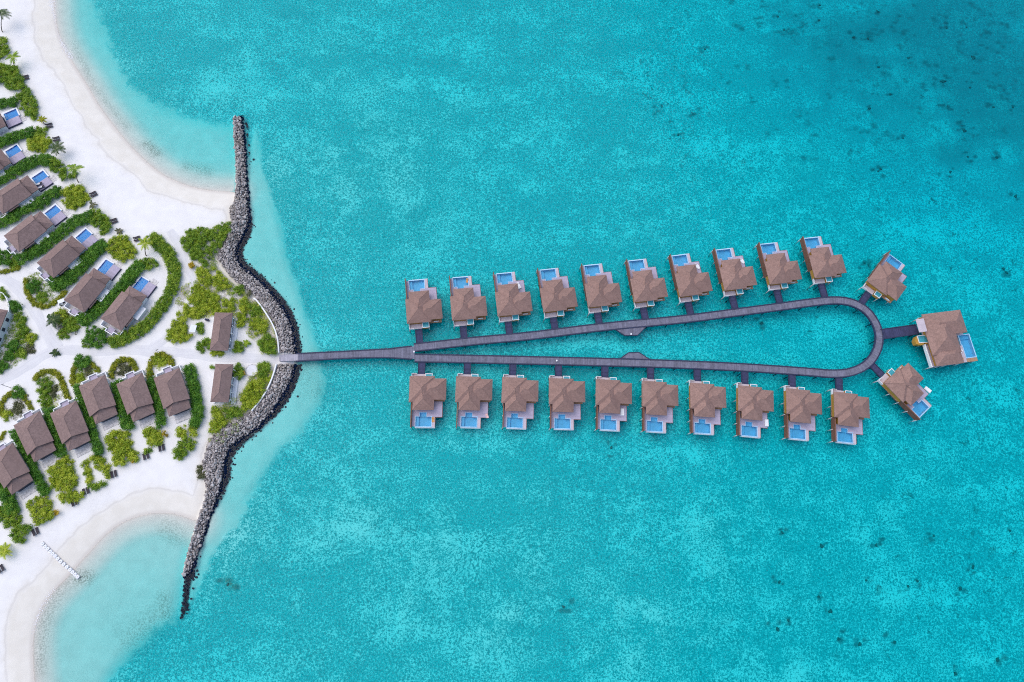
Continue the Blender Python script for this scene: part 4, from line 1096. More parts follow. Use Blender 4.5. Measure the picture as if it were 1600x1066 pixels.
for px, py, lab in ((253, 553, 'thin dark lamp post beside the path to the boardwalk'), (17, 606, 'thin dark lamp post beside the lane above the lower villas')):
    c = P(px, py, ZG); o = empty('lamp_post', (c[0], c[1], ZG), R(20), lab, 'lamp post')
    MB().cyl(0, 0, -.2, 4.0, .07, 8, .05).build('pole', MT['metal'], o); k = MB(); k.box(-.05, .7, -.06, .06, 4.005, 4.08); k.build('lamp_head', MT['metal'], o)
c = P(301.5, 513.5, ZG + 1.6); o = empty('shade_shelter', (c[0], c[1], ZG), R(-8), 'small pale blue shade shelter among the light shrubs', 'shelter')
MB().box(-.9, .9, -1.1, 1.1, 1.6, 1.68).build('canopy', MT['whitewall'], o)
for x in (-.8, .8):
    for y in (-1, 1): MB().cyl(x, y, -.2, 1.6, .05, 6).build('post', MT['white'], o)
c = P(243, 410, ZG + .4); o = empty('beach_chair', (c[0], c[1], ZG), R(40), 'pale blue beach chair beside the round dark bush', 'chair')
MB().box(-.5, .35, -.45, .45, .3, .42).build('seat', MT['rim'], o); MB().box(.36, .48, -.45, .45, .3, 1.0).build('backrest', MT['rim'], o)
for x in (-.4, .3):
    for y in (-.38, .38): MB().box(x - .04, x + .04, y - .04, y + .04, -.1, .298).build('leg', MT['white'], o)
for px, py, lab in ((322.2, 499.8, 'left of two small dark bins beside the upper pavilion'), (325.2, 500.3, 'right of two small dark bins beside the upper pavilion')):
    c = P(px, py, ZG + .5); o = empty('bin', (c[0], c[1], ZG), .3, lab, 'bin', 'dark bins beside the pavilion')
    MB().cyl(0, 0, -.05, .85, .28, 12, .33).build('body', MT['metal'], o); MB().cyl(0, 0, .855, .95, .36, 12, .2).build('lid', MT['beam'], o)

# ------------------------------------------------------------------ rock armour
def ico(sub):
    bm = bmesh.new(); bmesh.ops.create_icosphere(bm, subdivisions=sub, radius=1.0)
    V = np.array([v.co[:] for v in bm.verts]); Fc = np.array([[v.index for v in f.verts] for f in bm.faces]); bm.free()
    return V, Fc


def boulder_verts(sub, seed):
    g = np.random.default_rng(seed); V, Fc = ico(sub)
    V = V * g.uniform(0.75, 1.2, 3)
    for _ in range(9):     # chisel flat faces
        n = g.normal(size=3); n /= np.linalg.norm(n); d = g.uniform(0.55, 0.85)
        s = V @ n - d; V = V - np.where(s > 0, s, 0)[:, None] * n * 0.92
    V += g.normal(0, 0.03, V.shape)
    return V, Fc


_lo = ROCKALL.min(0); _hi = ROCKALL.max(0)
def scatter(spacing):
    gx, gy = np.meshgrid(np.arange(_lo[0], _hi[0], spacing), np.arange(_lo[1], _hi[1], spacing))
    p = np.column_stack([gx.ravel(), gy.ravel()]) + rng.uniform(-.48, .48, (gx.size, 2)) * spacing
    p = p[sdist(p, ROCKALL) > .3]
    return p[dist_line(p, np.vstack([PL([(415, 560), (440, 559.6)], 1.5), stem])) > 1.7]


small = scatter(0.43); zr = rock_height(small)
keep = (zr > -1.9) & ((sdist(small, ROCKALL) > 1.3) | (rng.random(len(small)) > .15) | (dist_line(small, WET) > 2.5))
small, zr = small[keep], zr[keep]
_st = resample(WET, .55)[0]; _st = _st + rng.normal(0, .45, _st.shape); _st = _st[(rng.random(len(_st)) < .5) & ~inside(_st, ROCKTOP) & (dist_line(_st, stem) > 1.7)]
small = np.vstack([small, _st]); zr = np.r_[zr, np.full(len(_st), -.85)]
T1 = [boulder_verts(1, s) for s in range(12)]
VV, FF, TT = [], [], []; off = 0
for (x, y), z0 in zip(small, zr):
    V, Fc = T1[rng.integers(12)]
    r = rng.uniform(0.25, 0.47); a = rng.random() * 6.28; ca, sa = math.cos(a), math.sin(a)
    W = V * r; W = np.column_stack([W[:, 0] * ca - W[:, 1] * sa, W[:, 0] * sa + W[:, 1] * ca, W[:, 2] * .85])
    W += (x, y, z0 - 0.25 + rng.uniform(-.12, .2))
    VV.append(W); FF.append(Fc + off); off += len(V); TT.append(np.full(len(V), rng.random()))
o = np_mesh('rocks', np.vstack(VV), np.vstack(FF), MT['rock'], np.concatenate(TT))
tag(o, 'grey rubble armouring the shore and breakwaters', kind='stuff')

bigp = scatter(2.0); zb = rock_height(bigp); k_ = zb > 0.15; bigp, zb = bigp[k_], zb[k_]
sel = rng.permutation(len(bigp))[:290]
T2 = []
for s in range(10):
    V, Fc = boulder_verts(2, 100 + s)
    me = bpy.data.meshes.new('boulder'); me.from_pydata(V.tolist(), [], Fc.tolist()); me.materials.append(MT['rock']); T2.append(me)
yN, yM, yS = P(380, 331)[1], P(450, 556)[1], P(345, 711)[1]
for i in sel:
    x, y = bigp[i]; o = bpy.data.objects.new('boulder', T2[rng.integers(10)]); COL.objects.link(o)
    r = rng.uniform(.46, .70); o.location = (x, y, zb[i] - .12); o.scale = (r, r * rng.uniform(.8, 1.15), r * .75); o.rotation_euler = (rng.uniform(-.3, .3), rng.uniform(-.3, .3), rng.random() * 6.28)
    w = ('upper breakwater arm beside the round bay', 'upper breakwater arm') if y > yN else (('shore above the boardwalk', 'rocky shore above the boardwalk') if y > yM else (('shore below the boardwalk', 'rocky shore below the boardwalk') if y > yS else ('lower breakwater arm beside the pontoon bay', 'lower breakwater arm')))
    tag(o, f'large grey boulder among the rubble of the {w[0]}', 'boulder', f'large boulders on the {w[1]}')

# ------------------------------------------------------------------ planting
def plant(name, label, cat, blobs, mat, group=None, dens=100, leaf=(0.18, 0.36), zb=ZG, core=True):
    """blobs: (x, y, radius, height of the top above the sand)"""
    VV, TT, CV, CF, CT = [], [], [], [], []; off = 0
    Iv, If = ico(1)
    for x, y, r, h in blobs:
        rz = min(r * 0.9, h * 0.75); cz = zb + h - rz; bt = rng.uniform(0.1, 0.75)
        n = int(dens * r * r * 1.6) + 8
        d = rng.normal(size=(n, 3)); d[:, 2] = np.abs(d[:, 2]) * 0.9 - 0.25; d /= np.linalg.norm(d, axis=1)[:, None]
        rad = rng.uniform(0.62, 1.22, n)
        c = np.array([x, y, cz]) + d * rad[:, None] * np.array([r, r, rz])
        c[:, 2] = np.maximum(c[:, 2], zb + 0.06)
        nn = d + rng.normal(0, 0.55, (n, 3)) + np.array([0, 0, .35]); nn /= np.linalg.norm(nn, axis=1)[:, None]
        t1 = np.cross(nn, rng.normal(size=(n, 3))); t1 /= np.linalg.norm(t1, axis=1)[:, None]
        t2 = np.cross(nn, t1)
        L = rng.uniform(*leaf, n)[:, None]; Wd = L * rng.uniform(.5, .8, (n, 1))
        q = np.stack([c - t1 * L * .5, c + t2 * Wd * .5, c + t1 * L * .5, c - t2 * Wd * .5], 1)
        VV.append(q.reshape(-1, 3)); TT.append(np.repeat(np.clip(bt + rng.normal(0, .2, n), 0, 1), 4))
        if core:
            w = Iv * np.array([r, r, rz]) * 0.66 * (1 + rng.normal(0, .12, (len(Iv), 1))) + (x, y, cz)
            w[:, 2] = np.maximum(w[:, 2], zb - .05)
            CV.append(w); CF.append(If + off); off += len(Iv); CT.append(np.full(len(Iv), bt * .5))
    V = np.vstack(VV); nq = len(V) // 4; Fq = np.arange(nq * 4).reshape(nq, 4)
    tri = np.vstack([Fq[:, [0, 1, 2]], Fq[:, [0, 2, 3]]])
    T = np.concatenate(TT)
    if core:
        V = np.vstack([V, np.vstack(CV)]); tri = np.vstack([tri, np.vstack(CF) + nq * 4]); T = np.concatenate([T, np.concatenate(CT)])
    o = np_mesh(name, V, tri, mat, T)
    return tag(o, label, cat, group)


def along(pl, w, h, sp=.85, r=(.5, .95), gap=0.0):
    ln, q = resample(smooth_line(PL(pl, ZG + h * .6), 2), sp * .8)
    t = np.gradient(ln, axis=0); t /= np.linalg.norm(t, axis=1)[:, None]; nr = np.column_stack([-t[:, 1], t[:, 0]])
    B = []; rows = max(1, int(round(w / (sp * 1.1))))
    for i in range(len(ln)):
        for k in range(rows):
            if rng.random() < gap: continue
            u = ((k + .5) / rows - .5) * (w - .7) + rng.normal(0, .16)
            p = ln[i] + nr[i] * u + t[i] * rng.normal(0, .2)
            e = 1 - .25 * abs(u) / (w / 2)
            B.append((p[0], p[1], rng.uniform(*r), h * e * rng.uniform(.75, 1.12)))
    return B


def fill(poly, h, sp=.8, r=(.48, 1.0), gap=0.05):
    pg = PL(poly, ZG + h * .6)
    lo, hi = pg.min(0), pg.max(0)
    gx, gy = np.meshgrid(np.arange(lo[0], hi[0] + sp, sp), np.arange(lo[1], hi[1] + sp, sp))
    p = np.column_stack([gx.ravel(), gy.ravel()]) + rng.uniform(-.42, .42, (gx.size, 2)) * sp
    p = p[inside(p, pg)]
    if len(p) < 3: p = np.vstack([pg.mean(0)[None], pg.mean(0) + rng.normal(0, .5, (2, 2))])
    # clustered gaps
    n = np.sin(p[:, 0] * .9 + 2 * np.sin(p[:, 1] * .55)) * np.sin(p[:, 1] * .8 + 1.7 * np.sin(p[:, 0] * .5))
    keep = (n * .5 + .5) + rng.normal(0, .15, len(p)) > gap
    p = p[keep] if keep.any() else p
    return [(x, y, rng.uniform(*r), h * rng.uniform(.5, 1.2)) for x, y in p]


def disc(px, py, rpx, h, sp=1.0, r=(.6, .95)):
    k = 12
    return fill([(px + rpx * math.cos(2 * math.pi * i / k), py + rpx * math.sin(2 * math.pi * i / k)) for i in range(k)], h, sp, r, 0.0) or [(*P(px, py, ZG + h * .6), rpx * .2, h)]


LD, LM, LL, LY, LGd, LS = (MT['leaf_' + k] for k in ('dark', 'mid', 'light', 'yellow', 'gold', 'scrub'))
HG = 'dense hedges between the beach villas'
for pl, w, h, lab in [
        ([(-14, 164), (4, 160), (22, 158)], 3.6, 2.0, 'short dark green hedge above the topmost pool deck'),
        ([(-14, 228), (0, 222), (18, 215), (36, 208), (48, 206)], 3.8, 2.2, 'dark green hedge below the topmost pool deck'),
        ([(-10, 286), (8, 276), (29, 263), (48, 252), (64, 247), (80, 252)], 4.0, 2.3, 'dark green hedge above the villa with two white loungers'),
        ([(-10, 350), (6, 345), (29, 333), (63, 315), (82, 302), (92, 296)], 4.0, 2.3, 'dark green hedge below the villa with two white loungers'),
        ([(27, 406), (45, 397), (66, 386), (90, 366), (110, 349), (132, 340), (142, 338)], 4.2, 2.3, 'dark green hedge between the fourth and fifth pool villas'),
        ([(84, 447), (100, 439), (116, 428), (134, 406), (146, 392), (164, 381)], 4.4, 2.3, 'dark green hedge between the fifth pool villa and the buggy villa'),
        ([(126, 503), (142, 491), (160, 476), (178, 464), (196, 441), (206, 424), (219, 412)], 4.4, 2.3, 'dark green hedge between the buggy villa and the lowest pool villa'),
        ([(172, 536), (188, 530), (206, 522), (224, 512), (243, 491), (262, 463), (273, 437), (271, 411), (259, 392), (242, 375)], 4.2, 1.9, 'long mid green hedge curving along the outside of the last pool villa'),
        ([(121, 604), (126, 625), (136, 652), (144, 674), (150, 694), (154, 708)], 2.8, 2.0, 'narrow dark green hedge between the third and fourth poolless villas'),
        ([(181, 597), (186, 618), (192, 640), (199, 668)], 3.4, 2.1, 'narrow dark green hedge between the fourth and fifth poolless villas'),
        ([(236, 592), (241, 612), (246, 634), (252, 664)], 3.2, 2.1, 'narrow dark green hedge between the fifth and sixth poolless villas'),
        ([(293, 574), (301, 596), (307, 628), (309, 648), (303, 662)], 3.4, 2.1, 'narrow dark green hedge beside the sand lane right of the poolless villas'),
        ([(75, 640), (80, 664), (88, 689), (96, 710)], 3.3, 2.1, 'narrow dark green hedge between the second and third poolless villas'),
        ([(21, 674), (36, 700), (52, 734), (66, 762), (70, 772)], 2.7, 2.0, 'narrow dark green hedge between the first and second poolless villas'),
        ([(-10, 742), (4, 766), (14, 786), (18, 800)], 4.0, 2.1, 'dark green hedge left of the lowest poolless villa')]:
    plant('hedge', lab, 'hedge', along(pl, w, h), LD if w > 0 and 'mid green' not in lab else LM, HG)

SH = 'light green shrub clumps beside the beach'
for poly, h, gap, mat, lab in [
        (Z(0, 0, 4.4417, [(110, 660), (200, 615), (235, 690), (258, 770), (235, 835), (180, 800), (140, 745)]), 1.7, .05, LM, 'olive green bushes at the beach end of the topmost hedge'),
        (Z(0, 0, 4.4417, [(-40, 300), (30, 300), (66, 350), (40, 400), (-40, 420)]), 1.6, .1, LM, 'green bush at the picture edge near the first palm'),
        (Z(0, 0, 4.4417, [(-40, 250), (25, 250), (38, 290), (-40, 300)]), 1.5, .0, LM, 'small green bush at the picture edge below the first palm'),
        (Z(0, 0, 4.4417, [(-40, 450), (40, 450), (110, 430), (120, 500), (168, 570), (165, 620), (60, 615), (0, 575), (-40, 560)]), 1.8, .08, LM, 'rounded green bushes beside the uppermost pair of loungers'),
        (Z(0, 0, 4.4417, [(230, 895), (280, 875), (322, 885), (318, 925), (260, 945), (225, 950)]), 1.5, .05, LM, 'low green bush between the yellowing palm and the dark hedge'),
        (Z(0, 0, 4.4417, [(190, 965), (300, 945), (355, 960), (335, 1035), (260, 1060), (185, 1030)]), 1.7, .1, LL, 'light green thicket left of the big dark palm'),
        (Z(0, 220, 4.4417, [(345, 120), (415, 125), (450, 190), (515, 210), (520, 245), (430, 270), (385, 220), (340, 190)]), 1.8, .05, LM, 'green thicket at the foot of the leaning palm'),
        (Z(0, 220, 4.4417, [(430, 340), (470, 310), (560, 305), (605, 380), (600, 430), (500, 475), (450, 450), (425, 390)]), 1.7, .14, LL, 'round light green thicket with sand showing at its middle'),
        (Z(0, 220, 4.4417, [(620, 480), (680, 470), (740, 530), (770, 590), (750, 630), (700, 635), (630, 570)]), 1.8, .03, LM, 'round green bush at the beach end of the fourth hedge'),
        (Z(0, 220, 4.4417, [(745, 690), (800, 655), (880, 665), (900, 720), (945, 760), (930, 810), (860, 840), (780, 800), (740, 750)]), 1.7, .1, LL, 'round light green bush above the buggy villa pool'),
        (Z(0, 220, 4.4417, [(945, 830), (1010, 805), (1075, 830), (1100, 870), (1010, 900), (960, 880)]), 1.6, .05, LM, 'light green bushes at the beach end of the lowest pool hedge'),
        (Z(220, 340, 3.807, [(40, 120), (70, 95), (108, 112), (105, 150), (60, 160)]), 1.7, .0, LM, 'small dark green bush beside the palm at the curved path'),
        (Z(0, 660, 4.4417, [(325, 330), (400, 270), (470, 230), (495, 280), (495, 360), (525, 395), (515, 435), (485, 470), (500, 520), (470, 575), (430, 560), (400, 490), (345, 420)]), 1.6, .06, LL, 'long light green thicket below the third poolless villa'),
        (Z(0, 660, 4.4417, [(490, 480), (570, 490), (580, 515), (520, 540), (490, 520)]), 1.4, .0, LL, 'small light green bush beside the hidden loungers'),
        (Z(0, 660, 4.4417, [(170, 570), (250, 520), (330, 510), (345, 560), (300, 570), (270, 600), (215, 625)]), 1.5, .15, LL, 'upper light green bush right of the first narrow hedge'),
        (Z(0, 660, 4.4417, [(215, 640), (300, 585), (355, 600), (365, 640), (330, 670), (260, 715), (235, 700)]), 1.5, .08, LL, 'lower light green bush beside the golden croton'),
        (Z(0, 660, 4.4417, [(560, 260), (595, 265), (620, 350), (640, 380), (610, 425), (575, 380)]), 1.3, .1, LL, 'narrow light green shrub strip left of a sandy plot'),
        (Z(0, 660, 4.4417, [(610, 250), (690, 230), (735, 290), (765, 370), (740, 400), (700, 360), (660, 310)]), 1.4, .12, LL, 'light green shrubs right of a sandy plot'),
        (Z(0, 660, 4.4417, [(610, 440), (660, 405), (720, 405), (730, 420), (660, 460), (625, 465)]), 1.2, .1, LM, 'low green shrubs at the sea side of the sandy plot'),
        (Z(0, 660, 4.4417, [(725, 100), (780, 60), (890, 60), (915, 110), (900, 170), (955, 215), (950, 275), (880, 270), (820, 320), (795, 280), (760, 190)]), 1.6, .12, LL, 'large light green thicket below the fourth poolless villa'),
        (Z(220, 540, 3.807, [(0, 510), (40, 490), (90, 500), (130, 540), (110, 580), (70, 605), (20, 570)]), 1.6, .06, LL, 'light green bush below the fifth poolless villa'),
        (Z(220, 540, 3.807, [(215, 490), (300, 460), (335, 480), (320, 530), (250, 550), (215, 530)]), 1.5, .15, LL, 'light green bush at the foot of the rightmost narrow hedge'),
        (Z(220, 540, 3.807, [(245, 550), (310, 540), (325, 590), (280, 640), (205, 685), (190, 640)]), 1.6, .04, LM, 'green bush nearest the rocks on the lower beach'),
        (Z(220, 540, 3.807, [(8, 610), (30, 600), (48, 625), (35, 640), (10, 630)]), 1.3, .0, LM, 'small round bush above a lounger pair on the lower beach'),
        (Z(0, 660, 4.4417, [(-30, 590), (60, 560), (110, 590), (140, 660), (120, 700), (60, 740), (-30, 690)]), 1.7, .05, LM, 'green bushes at the end of the leftmost lower hedge'),
        (Z(0, 660, 4.4417, [(65, 770), (130, 710), (195, 715), (208, 760), (175, 810), (135, 855), (105, 830)]), 1.7, .04, LM, 'round green bush beside the lounger pair nearest the pontoons')]:
    B = fill(poly, h, gap=gap)
    plant('shrub', lab, 'shrub', B, mat, SH)

RG = 'bordered shrub islands along the sand lanes'
for pl, w, h, mat, lab in [
        ([(40, 436), (39, 450), (45, 466), (56, 476), (67, 480), (80, 476), (92, 466), (101, 455)], 1.5, 1.0, LY, 'yellow-green clipped border round the upper shrub island'),
        ([(-6, 424), (10, 424), (22, 421), (31, 416)], 1.4, 1.0, LY, 'yellow-green clipped border at the picture edge below the fourth villa'),
        ([(114, 600), (112, 590), (113, 578), (117, 570)], 1.5, 1.0, LY, 'yellow-green border left of the round dark bush by the lane junction'),
        ([(140, 566), (149, 573), (153, 580)], 1.3, 1.0, LY, 'yellow-green border right of the round dark bush by the lane junction'),
        ([(54, 594), (58, 586), (70, 580), (82, 580), (92, 587), (98, 602), (104, 618), (107, 626)], 1.6, 1.0, LY, 'yellow-green border round the large scrub island by the lane'),
        ([(174, 588), (175, 575), (183, 564), (195, 560), (206, 564), (211, 578)], 1.9, 1.1, LY, 'yellow-green border round the scrub behind the fifth poolless villa'),
        ([(234, 600), (233, 580), (236, 562), (244, 554), (256, 553), (266, 562), (268, 572)], 1.6, 1.1, LY, 'yellow-green border round the scrub behind the sixth poolless villa'),
        ([(2, 650), (0, 634), (6, 622), (16, 614)], 1.6, 1.0, LY, 'yellow-green border left of the lowest scrub island'),
        ([(36, 618), (43, 628), (48, 642)], 1.3, .9, LY, 'yellow-green border right of the lowest scrub island'),
        ([(-6, 690), (2, 684), (5, 676)], 1.4, 1.0, LY, 'yellow-green shrub at the picture edge behind the lowest villa')]:
    plant('border_hedge', lab, 'hedge', along(pl, w * 1.15, h, sp=.6, r=(.4, .65)), mat, 'yellow-green clipped borders of the shrub islands', dens=80, leaf=(.16, .28))
for px, py, rp, h, mat, lab in [
        (52, 449, 10, 1.6, LD, 'dark green bush inside the upper yellow-bordered island'), (67, 466, 8, 1.0, LM, 'low grey-green bush inside the upper yellow-bordered island'), (89, 441, 11, 1.7, LD, 'dark green bush between the upper shrub island and the buggy villa'),
        (6, 402, 12, 1.8, LD, 'dark green bush behind the fourth villa court'), (20, 412, 8, 1.2, LM, 'light bush behind the fourth villa court'),
        (94, 494, 10, 1.4, LL, 'olive bush opposite the parked buggy'), (110, 509, 10, 1.6, LM, 'green bush near the palm at the lane junction'), (98, 521, 8, 1.1, LM, 'low green bush at the rounded tip of the junction island'), (118, 497, 7, 1.2, LM, 'small green bush below the buggy villa court'),
        (150, 525, 16, 2.0, LD, 'big dark green bush behind the lowest pool villa court'), (134, 536, 8, 1.3, LM, 'light green bush left of the big dark bush'),
        (128, 566, 11, 1.7, LD, 'round dark green bush by the lane junction'), (123, 590, 7, 1.0, LL, 'low scrub behind the fourth poolless villa court'), (138, 581, 6, .8, LS, 'dry scrub under the round dark bush'),
        (27, 614, 10, 1.7, LD, 'dark green bush on the lowest scrub island'), (27, 638, 9, .9, LS, 'dry grey scrub on the lowest scrub island'), (10, 648, 7, 1.1, LL, 'light bush at the lower left of the lowest scrub island'),
        (68, 603, 11, 1.4, LM, 'dark olive bush inside the large scrub island'), (86, 612, 8, .9, LS, 'dry grey scrub inside the large scrub island'), (70, 625, 9, 1.4, LM, 'green bush at the lower end of the large scrub island'),
        (192, 577, 9, .9, LS, 'dry scrub inside the border behind the fifth poolless villa'), (250, 562, 10, 1.1, LL, 'olive scrub inside the border behind the sixth poolless villa'), (232, 582, 4, 1.0, LM, 'small bush left of the sixth poolless villa'),
        (22, 476, 9, 1.5, LD, 'dark bush outside the curved white garden wall'), (3, 457, 8, 1.4, LM, 'green bush inside the curved garden wall'),
        (31, 497, 8, 1.3, LM, 'topmost green bush of the island beside the white building'), (35, 511, 8, 1.3, LM, 'second green bush of the island beside the white building'), (29, 525, 8, 1.4, LM, 'middle green bush of the island beside the white building'), (21, 541, 9, 1.5, LD, 'lower dark bush of the island beside the white building'), (12, 556, 9, 1.5, LD, 'lowest dark bush of the island beside the white building'), (2, 572, 9, 1.5, LD, 'dark bush at the picture edge below the white building'),
        (48, 528, 9, 1.1, LL, 'yellowish bush at the rounded outer side of the building island'), (44, 545, 8, 1.0, LS, 'dry scrub below the yellowish bush of the building island'), (32, 553, 8, 1.1, LM, 'low green bush at the lower tip of the building island')]:
    plant('shrub', lab, 'shrub', disc(px, py, rp * 1.1, h, .8, (.5, .9)), mat, RG, leaf=(.16, .3))

for i_, (poly, lab) in enumerate([(LITTER[0], 'low scrub covering the floor of the upper yellow-bordered island'), (LITTER[1], 'low scrub covering the floor of the lowest scrub island'), (LITTER[2], 'low scrub covering the floor of the large scrub island'),
                  (LITTER[3], 'low scrub around the round dark bush by the lane junction'), (LITTER[4], 'low scrub inside the border behind the fifth poolless villa court'), (LITTER[5], 'low scrub inside the border behind the sixth poolless villa court'),
                  (LITTER[6], 'low scrub on the island beside the white building'), (LITTER[7], 'low scrub on the rounded junction island')]):
    plant('scrub', lab, 'scrub', fill(poly, .55, .85, (.35, .7), .38), (LM, LS, LL)[i_ % 3], RG, leaf=(.14, .26), core=False)
CG = 'shrub thickets on the rocky cape'
for i_, (poly, lab) in enumerate([(LITTER[10], 'low yellow-green ground scrub filling the cape above the pavilions'), (LITTER[11], 'low yellow-green ground scrub filling the cape below the pavilions'), (LITTER[12], 'low ground scrub on the sandy neck of the cape')]):
    plant('scrub', lab, 'scrub', fill(poly, .55, .72, (.4, .72), .46), (LL, LL, LM)[i_], CG, leaf=(.14, .27), core=False)
z6 = lambda pts_: Z(220, 340, 3.807, pts_)
z7 = lambda pts_: Z(220, 540, 3.807, pts_)
for poly, h, gap, mat, lab in [
        (z6([(235, 130), (262, 75), (330, 65), (380, 60), (430, 75), (425, 120), (375, 150), (360, 190), (390, 240), (390, 300), (350, 260), (300, 240), (260, 190)]), 1.5, .04, LM, 'dense green thicket at the beach tip of the cape'),
        (z6([(430, 50), (500, 25), (535, 20), (525, 80), (480, 160), (440, 205), (400, 235), (375, 200), (400, 170), (440, 130), (420, 90)]), 1.5, .05, LM, 'green thicket against the upper rocks of the cape'),
        (z6([(320, 310), (370, 275), (410, 330), (430, 370), (390, 410), (345, 385)]), 1.3, .08, LL, 'light thicket at the middle of the upper cape'),
        (z6([(430, 290), (470, 320), (520, 365), (535, 410), (470, 430), (425, 400)]), 1.2, .18, LL, 'sparse light thicket beside the rock shoulder'),
        (z6([(540, 445), (565, 410), (600, 400), (618, 420), (590, 455), (555, 462)]), 1.2, .0, LM, 'small green bush on the sand by the rock shoulder'),
        (z6([(625, 450), (650, 445), (660, 465), (635, 475)]), .8, .0, LS, 'tiny grey bush nearest the rock shoulder'),
        (z6([(300, 425), (330, 385), (380, 430), (450, 450), (470, 480), (420, 520), (380, 570), (330, 600), (255, 590), (250, 540), (290, 480)]), 1.3, .16, LL, 'wide light thicket with sandy gaps above the upper pavilion'),
        (z6([(400, 545), (470, 500), (550, 470), (558, 540), (500, 560), (420, 575)]), 1.3, .12, LL, 'light thicket directly above the upper pavilion roof'),
        (z6([(148, 700), (190, 620), (225, 560), (260, 590), (285, 650), (275, 700), (320, 685), (285, 722), (200, 750), (150, 725)]), 1.5, .05, LL, 'rounded light green thicket at the lane bend'),
        (z6([(320, 640), (355, 625), (382, 650), (365, 685), (330, 685)]), 1.3, .0, LM, 'small green bush beside the pale blue shelter'),
        (z6([(565, 500), (620, 480), (640, 520), (620, 570), (612, 655), (570, 655), (580, 580)]), 1.3, .12, LL, 'upright light thicket right of the upper pavilion'),
        (z6([(640, 510), (700, 520), (712, 570), (660, 585), (640, 550)]), 1.2, .06, LM, 'green thicket beneath the upper white wall'),
        (z6([(635, 600), (700, 590), (755, 630), (745, 680), (680, 695), (640, 650)]), 1.2, .12, LL, 'light thicket beside the middle of the upper white wall'),
        (z6([(690, 730), (740, 695), (795, 720), (806, 805), (740, 808), (705, 775)]), 1.6, .03, LM, 'green thicket where the upper white wall meets the path'),
        (z6([(335, 790), (340, 750), (385, 720), (425, 730), (425, 795), (380, 780), (350, 802)]), 1.6, .0, LM, 'dark green bush at the path corner of the upper pavilion'),
        (z6([(415, 795), (500, 795), (500, 815), (420, 818)]), 1.2, .0, LL, 'clipped olive hedge along the foot of the upper pavilion'),
        (z6([(548, 745), (585, 718), (620, 740), (610, 790), (560, 808), (545, 780)]), 1.6, .0, LM, 'round green bush right of the upper pavilion'),
        (z6([(545, 890), (575, 865), (610, 885), (605, 930), (585, 965), (550, 945)]), 1.6, .0, LM, 'green bush right of the lower pavilion'),
        (z6([(405, 885), (420, 872), (432, 885), (425, 905)]), 1.2, .0, LM, 'tiny bush at the path corner of the lower pavilion'),
        (z6([(690, 880), (740, 855), (772, 890), (745, 950), (705, 960)]), 1.5, .03, LM, 'green thicket where the lower white wall meets the path'),
        (z7([(650, 215), (700, 195), (745, 230), (720, 300), (680, 350), (620, 400), (590, 365), (600, 290)]), 1.3, .1, LL, 'light thicket beside the middle of the lower white wall'),
        (z7([(735, 190), (770, 185), (775, 215), (745, 225)]), 1.0, .0, LL, 'small light bush at the upper end of the lower white wall'),
        (z7([(490, 380), (570, 365), (605, 395), (590, 425), (510, 430)]), 1.3, .06, LM, 'green thicket below the lower pavilion'),
        (z7([(413, 365), (450, 362), (490, 430), (520, 465), (450, 515), (400, 525), (400, 480), (430, 430)]), 1.3, .1, LL, 'light thicket at the lane end below the lower pavilion'),
        (z7([(335, 720), (365, 710), (385, 745), (375, 780), (335, 800)]), .7, .35, LS, 'dry grey scrub at the foot of the lower rocks')]:
    plant('shrub', lab, 'thicket', fill(poly, h, .7, (.45, .88), gap * .4), mat, CG, leaf=(.15, .30), dens=110)
B = fill(z7([(430, 545), (560, 455), (655, 415), (640, 470), (560, 530), (470, 590), (405, 600), (405, 560)]), .9, 1.3, (.3, .55), .35)
plant('creeper', 'sparse olive creeper growing over the rocks below the lower wall', 'creeper', [(x, y, r, h + 0.25) for x, y, r, h in B], LM, leaf=(.16, .3), core=False, zb=1.75, dens=60)
for px, py, rp, lab in ((87, 801, 8, 'golden croton beside the lower light bushes'), (209, 718, 7, 'golden croton at the edge of the large light thicket'), (257, 678, 6, 'golden croton below the fifth narrow hedge'), (378, 583, 7, 'golden croton beside the round pale pad'), (299, 414, 6, 'golden croton at the lane side of the cape')):
    plant('croton', lab, 'shrub', disc(px, py, rp * .7, 1.2, .7, (.4, .6)), LGd, 'golden crotons', leaf=(.2, .36))

# ------------------------------------------------------------------ palms
def frond_mesh(L, w, nl, seed):
    g = np.random.default_rng(seed); V, Fc, T = [], [], []
    def pt(s): return np.array([L * (s - .06 * s * s), 0, L * (0.30 * s - 0.62 * s * s)])
    for i in range(nl):
        s = .12 + .88 * i / (nl - 1); p = pt(s); ll = w * math.sin(math.pi * min(.96, .18 + .8 * s)) ** .7
        for sd in (-1, 1):
            d = np.array([.55, sd * .85, -.28 + g.normal(0, .1)]); d /= np.linalg.norm(d); q = p + d * ll * g.uniform(.85, 1.1)
            b = np.array([.06, 0, 0]); k = len(V); V += [p - b, p + b, (p + q) / 2 + b * 1.1 + (0, 0, .04), q, (p + q) / 2 - b * 1.1 + (0, 0, .04)]
            Fc += [(k, k + 1, k + 2), (k, k + 2, k + 4), (k + 4, k + 2, k + 3)]; T += [g.uniform(0, .8)] * 5
    for i in range(8):
        a, b = pt(i / 8), pt((i + 1) / 8); k = len(V); V += [a + (0, .05, .01), a - (0, .05, -.01), b - (0, .045, -.01), b + (0, .045, .01)]; Fc += [(k, k + 1, k + 2), (k, k + 2, k + 3)]; T += [.9] * 4
    return np.array(V), np.array(Fc), T


